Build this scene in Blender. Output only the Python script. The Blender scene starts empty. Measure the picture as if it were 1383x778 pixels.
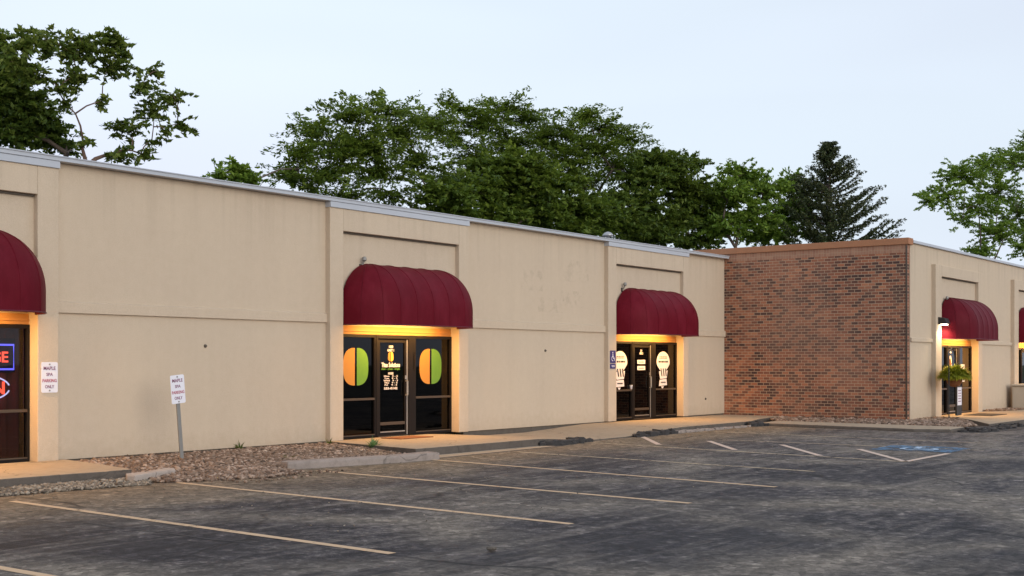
import bpy, bmesh, math, random
import numpy as np
from mathutils import Vector, Matrix
random.seed(7); rng = np.random.default_rng(11)
PI = math.pi; R = math.radians
scn = bpy.context.scene
COL = scn.collection

# ------------------------------------------------------------------ survey of the place
# metres; x runs along the long facade (away from the viewer), facade plane y = 0, lot surface z = 0
F_PX, CU, HZ, CAM_D, CAM_H = 1689., 691.5, 490., 17.7, 1.70
YAW = R(36.6)
FW = (math.cos(YAW), math.sin(YAW)); RT = (math.sin(YAW), -math.cos(YAW))
def at(u, v, y):
    t = (u-CU)/F_PX
    dx, dy, dz = FW[0]+RT[0]*t, FW[1]+RT[1]*t, (HZ-v)/F_PX
    s = (y+CAM_D)/dy
    return Vector((s*dx, y, CAM_H+s*dz)), s/F_PX      # point, metres per pixel

# ------------------------------------------------------------------ node helpers
class G:
    def __init__(s, name):
        s.m = bpy.data.materials.new(name); s.m.use_nodes = True
        s.t = s.m.node_tree; s.t.nodes.clear()
        s.out = s.t.nodes.new('ShaderNodeOutputMaterial')
    def n(s, typ, ins=None, **kw):
        nd = s.t.nodes.new('ShaderNode'+typ)
        for k, v in kw.items(): setattr(nd, k, v)
        for k, v in (ins or {}).items(): s.set(nd, k, v)
        return nd
    def set(s, nd, k, v):
        i = nd.inputs[k]
        if isinstance(v, bpy.types.NodeSocket): s.t.links.new(v, i)
        elif isinstance(v, bpy.types.Node): s.t.links.new(v.outputs[0], i)
        else:
            if isinstance(v, tuple) and len(v) == 3 and i.type == 'RGBA': v = v+(1,)
            i.default_value = v
    def co(s, scale=(1,1,1), rot=(0,0,0)):
        tc = s.n('TexCoord')
        mp = s.n('Mapping', {'Vector': tc.outputs['Object'], 'Scale': scale, 'Rotation': rot})
        return mp.outputs[0]
    def noise(s, co, scale, detail=4, rough=.55, dist=0.):
        return s.n('TexNoise', {'Vector': co, 'Scale': scale, 'Detail': detail, 'Roughness': rough, 'Distortion': dist}).outputs[0]
    def ramp(s, f, stops, interp='LINEAR'):
        nd = s.n('ValToRGB', {'Fac': f}); cr = nd.color_ramp; cr.interpolation = interp
        while len(cr.elements) < len(stops): cr.elements.new(.5)
        for e, (p, c) in zip(cr.elements, stops):
            e.position = p
            e.color = (c, c, c, 1) if isinstance(c, (int, float)) else c+(1,)
        return nd.outputs[0]
    def mix(s, f, a, b, typ='MIX'):
        nd = s.n('Mix', data_type='RGBA', blend_type=typ)
        for i, v in ((0, f), (6, a), (7, b)):
            if isinstance(v, bpy.types.NodeSocket): s.t.links.new(v, nd.inputs[i])
            else:
                if isinstance(v, tuple) and len(v) == 3: v = v+(1,)
                nd.inputs[i].default_value = v
        return nd.outputs[2]
    def math(s, op, a, b=0., clamp=False):
        nd = s.n('Math', operation=op); nd.use_clamp = clamp
        for i, v in ((0, a), (1, b)):
            if isinstance(v, bpy.types.NodeSocket): s.t.links.new(v, nd.inputs[i])
            else: nd.inputs[i].default_value = v
        return nd.outputs[0]
    def bump(s, h, strength=.3, dist=.01):
        return s.n('Bump', {'Height': h, 'Strength': strength, 'Distance': dist}).outputs[0]
    def bsdf(s, color, rough=.8, normal=None, **ins):
        p = s.n('BsdfPrincipled', {'Base Color': color, 'Roughness': rough})
        for k, v in ins.items(): s.set(p, k.replace('_', ' '), v)
        if normal is not None: s.set(p, 'Normal', normal)
        s.t.links.new(p.outputs[0], s.out.inputs[0]); return s.m

def m_stucco():
    g = G('stucco'); c = g.co()
    big = g.noise(c, .55, 5, .6); streak = g.noise(g.co((3.2, 3.2, .28)), 1.0, 4, .6)
    fine = g.noise(c, 60, 3, .6); mid = g.noise(c, 7, 4, .6)
    col = g.mix(big, (.530, .425, .322), (.615, .505, .372))
    col = g.mix(g.ramp(streak, [(.35, 0.), (.75, .26)]), col, (.48, .385, .28))
    col = g.mix(g.ramp(mid, [(.3, 0.), (.8, .28)]), col, (.66, .55, .43))
    # ingrained dirt splashed up from the ground
    z = g.n('SeparateXYZ', {0: g.co()}).outputs[2]
    low = g.math('MULTIPLY', g.ramp(g.math('ADD', z, g.math('MULTIPLY', mid, .5)), [(.25, 1.), (.75, 0.)]), .35)
    col = g.mix(low, col, (.36, .27, .18))
    run = g.noise(g.co((5., 5., .12)), 1.0, 3, .6)          # grime washed down from the coping
    top = g.ramp(g.math('MULTIPLY', z, .2), [(.72, 0.), (.97, 1.)])
    col = g.mix(g.math('MULTIPLY', top, g.ramp(run, [(.48, 0.), (.70, .22)])), col, (.30, .235, .17))
    col = g.mix(g.ramp(fine, [(.35, .16), (.65, 0.)]), col, (.30, .23, .16))
    return g.bsdf(col, .9, g.bump(g.math('ADD', fine, g.math('MULTIPLY', mid, .7)), .55, .012), Specular_IOR_Level=.25)
def m_stucco_patch():
    g = G('stucco_patch'); c = g.co()
    col = g.mix(g.noise(c, 5, 4), (.44, .37, .28), (.50, .40, .33))
    a = g.ramp(g.noise(c, 3.2, 5, .7), [(.50, 0.), (.66, .13)])
    return g.bsdf(col, .9, Alpha=a)
def m_brick():
    g = G('brick'); tc = g.n('TexCoord'); sp = g.n('SeparateXYZ', {0: tc.outputs['Object']})
    cv = g.n('CombineXYZ', {0: sp.outputs[1], 1: sp.outputs[2], 2: 0.}).outputs[0]
    b = g.n('TexBrick', {'Vector': cv, 'Color1': (0,0,0), 'Color2': (1,1,1), 'Mortar': (.5,.5,.5), 'Scale': 1., 'Mortar Size': .0075,
            'Mortar Smooth': .15, 'Bias': 0., 'Brick Width': .2032, 'Row Height': .0847})
    b.offset = .5
    cl = g.noise(g.co((1, .55, 1.5)), .9, 3, .55)
    v = g.math('ADD', g.math('MULTIPLY', b.outputs[0], .72), g.math('MULTIPLY', cl, .62))
    v = g.math('SUBTRACT', v, .17)
    col = g.ramp(v, [(.0, (.54, .245, .13)), (.14, (.43, .175, .092)), (.33, (.305, .116, .066)), (.48, (.245, .094, .057)), (.58, (.175, .074, .050)), (.67, (.085, .045, .038)), (1., (.052, .034, .032))])
    gr = g.noise(g.co(), 45, 3, .6)
    col = g.mix(g.ramp(gr, [(.3, .25), (.7, 0.)]), col, (.09, .05, .04))
    stain = g.noise(g.co((1, 1, .6)), .45, 4, .6)
    col = g.mix(g.ramp(stain, [(.40, 0.), (.68, .42)]), col, (.36, .195, .13))
    col = g.mix(b.outputs[1], col, g.mix(gr, (.34, .245, .165), (.52, .38, .26)))
    h = g.math('ADD', g.math('MULTIPLY', b.outputs[1], -1.), g.math('MULTIPLY', gr, .35))
    return g.bsdf(col, .88, g.bump(h, .6, .008), Specular_IOR_Level=.25)
def m_soldier():
    g = G('brick_soldier'); tc = g.n('TexCoord'); sp = g.n('SeparateXYZ', {0: tc.outputs['Object']})
    cv = g.n('CombineXYZ', {0: sp.outputs[1], 1: sp.outputs[2], 2: 0.}).outputs[0]
    b = g.n('TexBrick', {'Vector': cv, 'Color1': (.36,.19,.12), 'Color2': (.27,.125,.08), 'Mortar': (.36,.25,.16), 'Scale': 1., 'Mortar Size': .005, 'Brick Width': .0847, 'Row Height': .204})
    b.offset = 0.
    gr = g.noise(g.co(), 30, 3)
    return g.bsdf(g.mix(g.math('MULTIPLY', gr, .3), b.outputs[0], (.42, .27, .18)), .88, g.bump(gr, .3, .006))
def m_plain(name, a, b=None, rough=.6, scale=6, bump=0., **kw):
    g = G(name); c = g.co(); n = g.noise(c, scale, 5, .6)
    b = b or tuple(x*.75 for x in a)
    return g.bsdf(g.mix(n, a, b), rough, g.bump(g.noise(c, scale*6, 3), bump, .01) if bump else None, **kw)
def m_concrete(name, a, b, dark):
    g = G(name); c = g.co()
    big, mid, fine = g.noise(c, .8, 5, .6), g.noise(c, 6, 5, .65), g.noise(c, 90, 2, .6)
    col = g.mix(big, a, b)
    col = g.mix(g.ramp(mid, [(.45, 0.), (.8, .55)]), col, dark)
    col = g.mix(g.ramp(fine, [(.35, .22), (.6, 0.)]), col, dark)
    vo = g.n('TexVoronoi', {'Vector': g.n('VectorMath', {0: c, 1: g.n('TexNoise', {'Vector': c, 'Scale': 1.6, 'Detail': 3.}).outputs[1]}, operation='ADD').outputs[0], 'Scale': .45}, feature='DISTANCE_TO_EDGE')
    col = g.mix(g.ramp(vo.outputs[0], [(.0, .6), (.008, 0.)]), col, (.06, .05, .04))
    return g.bsdf(col, .9, g.bump(g.math('ADD', fine, g.math('MULTIPLY', mid, 1.2)), .5, .012), Specular_IOR_Level=.25)
def m_asphalt():
    g = G('asphalt'); c = g.co(); tc = g.n('TexCoord'); sp = g.n('SeparateXYZ', {0: tc.outputs['Object']})
    warp = g.n('VectorMath', {0: c, 1: g.n('TexNoise', {'Vector': c, 'Scale': .5, 'Detail': 4.}).outputs[1]}, operation='ADD').outputs[0]
    big = g.noise(g.co((.55, 1., 1.), (0, 0, .25)), .33, 6, .62, .6)
    mid = g.noise(g.co((.5, 1.4, 1.), (0, 0, -.5)), 1.3, 6, .68, .5)
    drag = g.noise(g.co((.22, 2.2, 1.), (0, 0, -.62)), 1.1, 6, .66, .3)
    fine = g.noise(c, 24, 4, .75); grit = g.noise(c, 130, 2, .7)
    far = g.ramp(g.math('MULTIPLY', sp.outputs[0], .03), [(.22, 0.), (.75, 1.)])      # older, paler surface further along the lot
    patch = g.noise(g.co((.35, 1.3, 1.), (0, 0, -.64)), 2.6, 6, .7, .4); clump = g.noise(c, 4.2, 5, .75); grain = g.noise(g.co((1., .55, 1.), (0, 0, -.64)), 13., 4, .8)
    f = g.math('ADD', g.math('MULTIPLY', big, .9), g.math('MULTIPLY', patch, .75))
    f = g.math('ADD', f, g.math('MULTIPLY', clump, 1.25)); f = g.math('ADD', f, g.math('MULTIPLY', grain, .9)); f = g.math('ADD', f, g.math('MULTIPLY', far, .15))
    f = g.math('SUBTRACT', f, 1.45)
    a = g.ramp(f, [(.26, (.0085, .0078, .0115)), (.43, (.022, .0198, .0245)), (.54, (.047, .0415, .044)), (.66, (.105, .092, .090)), (.82, (.235, .200, .175))])
    a = g.mix(g.ramp(drag, [(.51, 0.), (.64, .75)]), a, (.185, .160, .140))
    a = g.mix(g.ramp(mid, [(.30, .75), (.44, 0.)]), a, (.014, .013, .017))
    # pale dusty worn rim trails between old sealcoat patches
    rim = g.n('TexVoronoi', {'Vector': warp, 'Scale': .23}, feature='DISTANCE_TO_EDGE').outputs[0]
    rim = g.math('MULTIPLY', g.ramp(rim, [(.0, 1.), (.16, 0.)]), g.ramp(big, [(.40, 0.), (.58, .95)]))
    a = g.mix(rim, a, (.23, .195, .155))
    # dust and sand swept against the kerb
    d = g.math('ADD', sp.outputs[1], g.math('MULTIPLY', g.math('SUBTRACT', mid, .5), 3.4))
    d = g.math('ADD', d, g.math('MULTIPLY', g.math('SUBTRACT', big, .5), 3.0))
    dust = g.ramp(g.math('ADD', g.math('MULTIPLY', d, .1), 1.), [(.40, 0.), (.62, .88)])
    a = g.mix(dust, a, g.mix(clump, (.13, .092, .056), (.34, .255, .165)))
    a = g.mix(g.ramp(fine, [(.40, .75), (.54, 0.)]), a, g.mix(.5, a, (.010, .009, .010)))
    a = g.mix(g.ramp(grit, [(.57, 0.), (.66, .42)]), a, (.24, .215, .19))
    a = g.mix(g.ramp(grit, [(.34, .5), (.44, 0.)]), a, (.009, .008, .009))
    cr = g.n('TexVoronoi', {'Vector': warp, 'Scale': .17}, feature='DISTANCE_TO_EDGE').outputs[0]
    for sc, lo_, hi_ in ((7., .66, 1.5), (17., .60, 1.55)):      # chips and tar spots
        ch = g.n('SeparateColor', {0: g.n('TexVoronoi', {'Vector': c, 'Scale': sc}).outputs['Color']}).outputs[0]
        a = g.mix(1., a, g.ramp(ch, [(0., lo_), (.5, 1.), (.85, 1.05), (1., hi_)]), 'MULTIPLY')
    crm = g.math('MULTIPLY', g.ramp(cr, [(.0, 1.), (.008, 0.)]), g.ramp(big, [(.45, 1.), (.62, 0.)]))
    a = g.mix(crm, a, (.006, .0055, .006))
    h = g.math('ADD', g.math('MULTIPLY', fine, .6), grit); h = g.math('SUBTRACT', h, g.math('MULTIPLY', crm, 2.))
    return g.bsdf(a, g.ramp(big, [(.3, .72), (.7, .92)]), g.bump(h, .6, .01), Specular_IOR_Level=.3)
def m_paint(name, a, b, wear=.5, scale=9):
    g = G(name); c = g.co()
    al = g.ramp(g.math('ADD', g.noise(c, scale, 6, .75), g.math('MULTIPLY', g.noise(c, 1.1, 3), .35)), [(wear, 0.), (wear+.2, .92)])
    return g.bsdf(g.mix(g.noise(c, 4, 4), a, b), .8, Alpha=al)
def m_fabric():
    g = G('awning_vinyl'); c = g.co()
    n = g.noise(c, 2.2, 5, .6); lo = g.noise(g.co((1, 1, .35)), 3., 5, .65)
    col = g.mix(n, (.108, .0014, .0085), (.080, .0011, .0066))
    col = g.mix(g.ramp(lo, [(.46, 0.), (.72, .45)]), col, (.15, .010, .022))
    rn = g.n('ObjectInfo').outputs['Random']
    col = g.mix(1., col, g.ramp(rn, [(0., .80), (1., 1.22)]), 'MULTIPLY')
    return g.bsdf(col, .62, g.bump(g.noise(c, 160, 2), .15, .004), Specular_IOR_Level=.14)
def m_metal(name, a, rough=.45, metallic=0.):
    g = G(name); c = g.co(); n = g.noise(g.co((.4, 3, 3)), 3, 5, .6)
    return g.bsdf(g.mix(g.math('MULTIPLY', n, .55), a, tuple(x*.6 for x in a)), rough, Metallic=metallic)
def m_glass(name, tint, ior=1.45):
    g = G(name)
    tr = g.n('BsdfTransparent', {'Color': tint}); gl = g.n('BsdfGlossy', {'Color': (1,1,1), 'Roughness': .015})
    wv = g.bump(g.noise(g.co(), 1.3, 2), .04, .02)
    g.set(gl, 'Normal', wv)
    fr = g.n('Fresnel', {'IOR': ior})
    mx = g.n('MixShader', {0: fr.outputs[0], 1: tr.outputs[0], 2: gl.outputs[0]})
    g.t.links.new(mx.outputs[0], g.out.inputs[0]); return g.m
def m_emit(name, col, st):
    g = G(name); e = g.n('Emission', {'Color': col, 'Strength': st})
    g.t.links.new(e.outputs[0], g.out.inputs[0]); return g.m
def m_leaf(name, a, b, c3, trans=.35):
    g = G(name); geo = g.n('NewGeometry'); rnd = geo.outputs['Random Per Island']
    n = g.noise(g.co(), .45, 3, .55)
    f = g.math('ADD', g.math('MULTIPLY', rnd, .55), g.math('MULTIPLY', n, .6))
    col = g.ramp(f, [(.25, a), (.55, b), (.85, c3)])
    d = g.n('BsdfPrincipled', {'Base Color': col, 'Roughness': .55, 'Specular IOR Level': .25})
    t = g.n('BsdfTranslucent', {'Color': g.mix(.5, col, (c3[0]*1.3, c3[1]*1.3, c3[2]*.6))})
    mx = g.n('MixShader', {0: trans, 1: d.outputs[0], 2: t.outputs[0]})
    g.t.links.new(mx.outputs[0], g.out.inputs[0]); return g.m
def m_stone(name, stops):
    g = G(name); geo = g.n('NewGeometry'); rnd = geo.outputs['Random Per Island']
    col = g.ramp(rnd, stops); n = g.noise(g.co(), 30, 3)
    return g.bsdf(g.mix(g.math('MULTIPLY', n, .4), col, (.10, .07, .05)), .9)
def m_bark(name, a):
    g = G(name); n = g.noise(g.co((4, 4, .7)), 3, 5, .65)
    return g.bsdf(g.mix(n, a, tuple(x*.45 for x in a)), .95, g.bump(n, .6, .03))

M = dict(
 stucco=m_stucco(), brick=m_brick(), soldier=m_soldier(), ghost=m_stucco_patch(),
 coping=m_plain('terracotta_coping', (.40,.185,.09), (.32,.14,.068), .75, 3),
 cap=m_metal('cap_metal', (.50,.53,.58), .4), roof=m_plain('roof_membrane', (.16,.16,.17), (.10,.10,.11), .9),
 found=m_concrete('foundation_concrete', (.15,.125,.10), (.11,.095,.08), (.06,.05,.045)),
 walk=m_concrete('sidewalk_concrete', (.40,.32,.235), (.34,.275,.20), (.22,.17,.115)),
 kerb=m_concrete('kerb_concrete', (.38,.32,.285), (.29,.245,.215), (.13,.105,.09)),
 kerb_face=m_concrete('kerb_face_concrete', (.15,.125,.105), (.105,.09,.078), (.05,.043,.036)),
 block=m_concrete('block_concrete', (.46,.39,.345), (.38,.33,.29), (.19,.15,.12)),
 asphalt=m_asphalt(), lump=m_plain('broken_asphalt', (.018,.017,.018), (.055,.05,.048), .85, 9, .6),
 line=m_paint('line_paint', (.66,.46,.28), (.56,.38,.23), .42, 8), line_old=m_paint('worn_line_paint', (.56,.44,.29), (.48,.37,.24), .49, 7),
 line_pink=m_paint('hatch_paint', (.66,.50,.40), (.56,.43,.34), .36, 8),
 blue=m_paint('blue_paint', (.06,.15,.27), (.08,.19,.31), .56, 4), white_mark=m_paint('white_mark_paint', (.42,.55,.68), (.36,.48,.62), .46, 6),
 fabric=m_fabric(), hem=m_plain('awning_hem', (.105,.006,.018), (.08,.005,.013), .6), soffit=m_plain('awning_soffit', (.66,.56,.40), (.60,.50,.36), .8),
 header=m_plain('header_board', (.50,.25,.075), (.42,.20,.06), .7, 3), bronze=m_plain('dark_bronze', (.010,.007,.006), (.006,.0045,.004), .55, Specular_IOR_Level=.22), alum=m_metal('mill_aluminium', (.50,.48,.45), .35, .8),
 bronze_lit=m_metal('bronze_bar', (.10,.075,.055), .4, .4),
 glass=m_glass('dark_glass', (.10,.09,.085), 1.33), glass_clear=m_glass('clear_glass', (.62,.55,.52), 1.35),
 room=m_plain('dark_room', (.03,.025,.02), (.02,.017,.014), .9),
 curtain=m_plain('curtain_cloth', (.24,.125,.10), (.17,.085,.07), .9, 3),
 white=m_plain('white_sign', (.80,.79,.84), (.74,.73,.79), .45, 5), red=m_plain('red_letters', (.42,.06,.10), (.36,.05,.09), .5), purple=m_plain('purple_letters', (.20,.08,.16), (.24,.07,.13), .5),
 galv=m_metal('galvanised_post', (.30,.29,.27), .5, .4), blue_sign=m_plain('blue_sign', (.022,.02,.13), (.03,.025,.17), .4),
 orange=m_plain('orange_vinyl', (.46,.185,.02), (.40,.19,.03), .5, 9), green=m_plain('green_vinyl', (.115,.26,.02), (.085,.205,.018), .5, 9), yellow=m_plain('yellow_vinyl', (.85,.55,.08), (.80,.45,.05), .5),
 decal=m_plain('white_vinyl', (.72,.68,.68), (.62,.58,.58), .5, 12), black=m_plain('black_plastic', (.012,.012,.012), (.02,.02,.02), .5),
 lamp=m_emit('warm_lamp', (1., .62, .22), 14.), lamp_white=m_emit('lamp_white', (1., .86, .62), 14.),
 neon_red=m_emit('neon_red', (1., .10, .06), 4.2), neon_blue=m_emit('neon_blue', (.10, .12, 1.), 4.6), neon_pale=m_emit('neon_pale', (.45, .55, 1.), 3.0),
 matbrown=m_plain('door_mat_brown', (.22,.085,.03), (.16,.06,.02), .95, 20), matdark=m_plain('door_mat_dark', (.035,.025,.018), (.02,.016,.012), .95, 20),
 cabinet=m_plain('beige_cabinet', (.43,.40,.34), (.37,.34,.29), .7, 2), vent=m_metal('vent_metal', (.45,.45,.46), .4, .6),
 grass=m_plain('grass', (.05,.08,.025), (.08,.085,.04), .95, 3), paper=m_plain('paper', (.62,.60,.58), (.5,.48,.46), .7),
 gravel=m_stone('gravel', [(0., (.055,.038,.028)), (.20, (.145,.088,.058)), (.42, (.235,.150,.100)), (.62, (.19,.14,.105)), (.82, (.34,.235,.17)), (1., (.50,.38,.30))]),
 rubble=m_stone('rubble', [(0., (.07,.06,.05)), (.4, (.20,.165,.125)), (.75, (.30,.25,.19)), (1., (.42,.36,.29))]),
 soil=m_plain('soil', (.10,.065,.042), (.065,.042,.03), .95, 5, .5),
 bark=m_bark('bark', (.13,.095,.075)), bark_red=m_bark('bark_reddish', (.19,.115,.085)),
 weed=m_leaf('weed_leaf', (.045,.075,.02), (.08,.12,.03), (.13,.17,.05)), weed_green=m_leaf('weed_pale', (.06,.14,.06), (.10,.21,.09), (.16,.28,.13)), weed_dry=m_leaf('weed_dry', (.10,.10,.03), (.14,.13,.04), (.20,.18,.07)),
 fern=m_leaf('fern_leaf', (.10,.13,.010), (.24,.27,.02), (.38,.38,.04)),
 leaf_locust=m_leaf('locust_leaf', (.036,.070,.013), (.092,.150,.022), (.190,.250,.038)),
 leaf_mid=m_leaf('maple_leaf', (.050,.098,.015), (.125,.215,.028), (.23,.32,.050)),
 leaf_left=m_leaf('walnut_leaf', (.034,.064,.013), (.088,.138,.022), (.19,.225,.044)),
 leaf_dark=m_leaf('understorey_leaf', (.028,.055,.011), (.072,.122,.020), (.165,.215,.036)),
 needle=m_leaf('spruce_needle', (.017,.032,.013), (.045,.066,.024), (.11,.115,.042), .1),
)

# ------------------------------------------------------------------ mesh helpers
WL = {}
def wloc(o): return WL.get(o.name, Vector((0,0,0)))
class MB:
    def __init__(s): s.v = []; s.f = []
    def add(s, vs, fs):
        b = len(s.v); s.v += [tuple(v) for v in vs]; s.f += [tuple(b+i for i in f) for f in fs]; return s
    def box(s, x0, x1, y0, y1, z0, z1):
        v = [(x0,y0,z0),(x1,y0,z0),(x1,y1,z0),(x0,y1,z0),(x0,y0,z1),(x1,y0,z1),(x1,y1,z1),(x0,y1,z1)]
        return s.add(v, [(0,3,2,1),(4,5,6,7),(0,1,5,4),(1,2,6,5),(2,3,7,6),(3,0,4,7)])
    def prism(s, pts, z0, z1):                       # polygon in plan, ccw
        n = len(pts); v = [(p[0], p[1], z0) for p in pts]+[(p[0], p[1], p[2] if len(p) > 2 else z1) for p in pts]
        return s.add(v, [tuple(range(n-1, -1, -1)), tuple(range(n, 2*n))]+[(i, (i+1) % n, n+(i+1) % n, n+i) for i in range(n)])
    def plate(s, pts, y, th):                        # polygon in x-z, facing -y
        n = len(pts); v = [(p[0], y-th, p[1]) for p in pts]+[(p[0], y, p[1]) for p in pts]
        return s.add(v, [tuple(range(n)), tuple(range(2*n-1, n-1, -1))]+[(i, n+i, n+(i+1) % n, (i+1) % n) for i in range(n)])
    def tube(s, path, rad, k=8, cap=True):
        P = [Vector(p) for p in path]; rs = rad if isinstance(rad, (list, tuple)) else [rad]*len(P)
        b = len(s.v)
        for i, p in enumerate(P):
            t = (P[min(i+1, len(P)-1)]-P[max(i-1, 0)]).normalized()
            a = t.cross(Vector((0,0,1)) if abs(t.z) < .9 else Vector((1,0,0))).normalized(); c = t.cross(a)
            for j in range(k):
                w = 2*PI*j/k; s.v.append(tuple(p+(a*math.cos(w)+c*math.sin(w))*rs[i]))
        for i in range(len(P)-1):
            for j in range(k):
                s.f.append((b+i*k+j, b+(i+1)*k+j, b+(i+1)*k+(j+1) % k, b+i*k+(j+1) % k))
        if cap:
            s.f.append(tuple(b+j for j in range(k))); e = b+(len(P)-1)*k; s.f.append(tuple(e+j for j in range(k-1, -1, -1)))
        return s
    def lathe(s, c, prof, k=16):
        return s.tube([(c[0], c[1], c[2]+z) for r, z in prof], [max(r, .001) for r, z in prof], k)
    def build(s, name, mat, parent=None, bev=0., smooth=False, loc=None):
        me = bpy.data.meshes.new(name)
        base = wloc(parent) if parent else (Vector(loc) if loc else Vector((0,0,0)))
        me.from_pydata([tuple(Vector(v)-base) for v in s.v], [], s.f)
        bm = bmesh.new(); bm.from_mesh(me)
        bmesh.ops.recalc_face_normals(bm, faces=bm.faces)
        if bev: bmesh.ops.bevel(bm, geom=[e for e in bm.edges if e.is_manifold and e.calc_face_angle(0) > .5], offset=bev, segments=2, affect='EDGES', profile=.6)
        bm.to_mesh(me); bm.free()
        if smooth: me.polygons.foreach_set('use_smooth', [True]*len(me.polygons))
        return link(name, me, mat, parent, base)
def link(name, me, mat, parent=None, base=Vector((0,0,0))):
    o = bpy.data.objects.new(name, me); COL.objects.link(o)
    if mat is not None: me.materials.append(mat)
    if parent: o.parent = parent
    else: o.location = base
    WL[o.name] = Vector(base); return o
def tag(o, label=None, cat=None, group=None, kind=None):
    for k, v in (('label', label), ('category', cat), ('group', group), ('kind', kind)):
        if v: o[k] = v
    return o
def thing(name, loc, label, cat, group=None):
    o = bpy.data.objects.new(name, None); COL.objects.link(o); o.location = loc; o.empty_display_size = .3
    WL[o.name] = Vector(loc); return tag(o, label, cat, group)
def copy_tree(o, parent=None, delta=Vector((0,0,0))):
    c = o.copy(); COL.objects.link(c)
    if parent: c.parent = parent
    WL[c.name] = wloc(o)+delta
    for ch in [x for x in o.children]: copy_tree(ch, c, delta)
    return c
def np_mesh(name, V, Fq, mat, parent=None, base=(0,0,0), smooth=False):
    base = np.array(wloc(parent) if parent else base, dtype=np.float32)
    me = bpy.data.meshes.new(name); V = (V-base).astype(np.float32); n, k = Fq.shape
    me.vertices.add(len(V)); me.vertices.foreach_set('co', V.ravel())
    me.loops.add(n*k); me.loops.foreach_set('vertex_index', Fq.astype(np.int32).ravel())
    me.polygons.add(n); me.polygons.foreach_set('loop_start', np.arange(0, n*k, k, dtype=np.int32)); me.polygons.foreach_set('loop_total', np.full(n, k, dtype=np.int32))
    me.update(); me.validate()
    return link(name, me, mat, parent, Vector(base))
def text(name, body, x, y, z, h, mat, parent, th=.003, w=None, sx=1., bold=0.):
    cu = bpy.data.curves.new('t', 'FONT'); cu.body = body; cu.size = 1.; cu.align_x = 'CENTER'; cu.align_y = 'CENTER'; cu.extrude = .001; cu.offset = bold
    cu.resolution_u = 3
    ob = bpy.data.objects.new('t', cu); COL.objects.link(ob)
    dg = bpy.context.evaluated_depsgraph_get(); dg.update()
    me = bpy.data.meshes.new_from_object(ob.evaluated_get(dg)); bpy.data.objects.remove(ob)
    co = np.zeros(len(me.vertices)*3); me.vertices.foreach_get('co', co); co = co.reshape(-1, 3)
    mn, mx = co.min(0), co.max(0); co = co-(mn+mx)/2
    hs = h/max(mx[1]-mn[1], 1e-6); ws = w/(mx[0]-mn[0]) if w else hs*sx
    base = wloc(parent) if parent else Vector((x, y, z))
    out = np.stack([co[:, 0]*ws+x, np.where(co[:, 2] > 0, y-th, y), co[:, 1]*hs+z], 1)-np.array(base)
    me.vertices.foreach_set('co', out.ravel()); me.update(); me.name = name; me.materials.clear()
    return link(name, me, mat, parent, base)

# ------------------------------------------------------------------ ground
def sheet(name, pts, z, mat, th=None):
    m = MB(); n = len(pts)
    m.add([(p[0], p[1], z) for p in pts], [tuple(range(n))])
    return tag(m.build(name, mat), kind='structure')
sheet('ground', [(-600,-600),(900,-600),(900,900),(-600,900)], -.06, M['grass'])
sheet('parking_lot', [(-70,-75),(140,-75),(140,-2.3),(-70,-2.3)], 0., M['asphalt'])

def stripe(name, p, q, w, mat, z=.004):
    p, q = Vector(p+(0,)), Vector(q+(0,)); d = (q-p).normalized(); nrm = Vector((-d.y, d.x, 0))*w/2
    n = max(3, int((q-p).length/.25)); m = MB(); v = []
    for i in range(n+1):
        c = p.lerp(q, i/n); j = random.uniform(-.006, .006)
        v += [c+nrm*(1+j*3)+Vector((0,0,z)), c-nrm*(1+j*3)+Vector((0,0,z))]
    m.add(v, [(2*i, 2*i+1, 2*i+3, 2*i+2) for i in range(n)])
    return tag(m.build(name, mat), kind='structure')
for p, q in [((5.80,-3.4),(5.78,-10.6)), ((8.66,-3.62),(8.30,-10.21)), ((11.40,-3.33),(10.95,-10.35)), ((13.97,-3.5),(13.42,-10.42)), ((16.75,-3.5),(15.87,-10.41))]:
    stripe('parking_line', p, q, .105, M['line'])
stripe('parking_line', (19.17,-3.6), (18.5,-9.85), .10, M['line_old'])
stripe('parking_line', (22.36,-3.22), (21.24,-10.36), .10, M['line_old'])
stripe('parking_line', (24.9,-5.0), (24.9,-10.6), .10, M['line_old'], .0045)
stripe('parking_line', (27.77,-3.31), (27.15,-9.9), .10, M['line_old'])
for p, q in [((24.83,-2.98),(22.58,-4.72)), ((24.29,-4.97),(22.12,-6.68)), ((24.09,-6.75),(21.65,-8.62)), ((23.76,-8.53),(21.24,-10.33)), ((21.24,-10.33),(23.6,-10.32))]:
    stripe('hatch_line', p, q, .12, M['line_pink'], .008)
sheet('blue_parking_square', [(23.75,-8.75),(25.3,-8.65),(25.35,-10.25),(23.8,-10.3)], .012, M['blue'])
# white wheelchair figure in the blue square
m = MB()
def ring(m, c, r0, r1, a0, a1, z, n=20):
    v = []; 
    for i in range(n+1):
        a = a0+(a1-a0)*i/n; v += [(c[0]+r0*math.cos(a), c[1]+r0*math.sin(a), z), (c[0]+r1*math.cos(a), c[1]+r1*math.sin(a), z)]
    m.add(v, [(2*i, 2*i+1, 2*i+3, 2*i+2) for i in range(n)])
ring(m, (24.42,-9.5), .27, .37, R(60), R(330), .016)
ring(m, (24.95,-9.35), 0.001, .10, 0, 2*PI, .016)
m.add([(24.85,-9.31,.016),(24.45,-9.36,.016),(24.45,-9.48,.016),(24.85,-9.42,.016)], [(0,1,2,3)])
m.add([(24.5,-9.48,.016),(24.45,-9.75,.016),(24.12,-9.88,.016),(24.08,-9.78,.016),(24.38,-9.68,.016),(24.4,-9.48,.016)], [(0,1,2,3,4,5)])
tag(m.build('wheelchair_mark', M['white_mark']), kind='structure')
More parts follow.
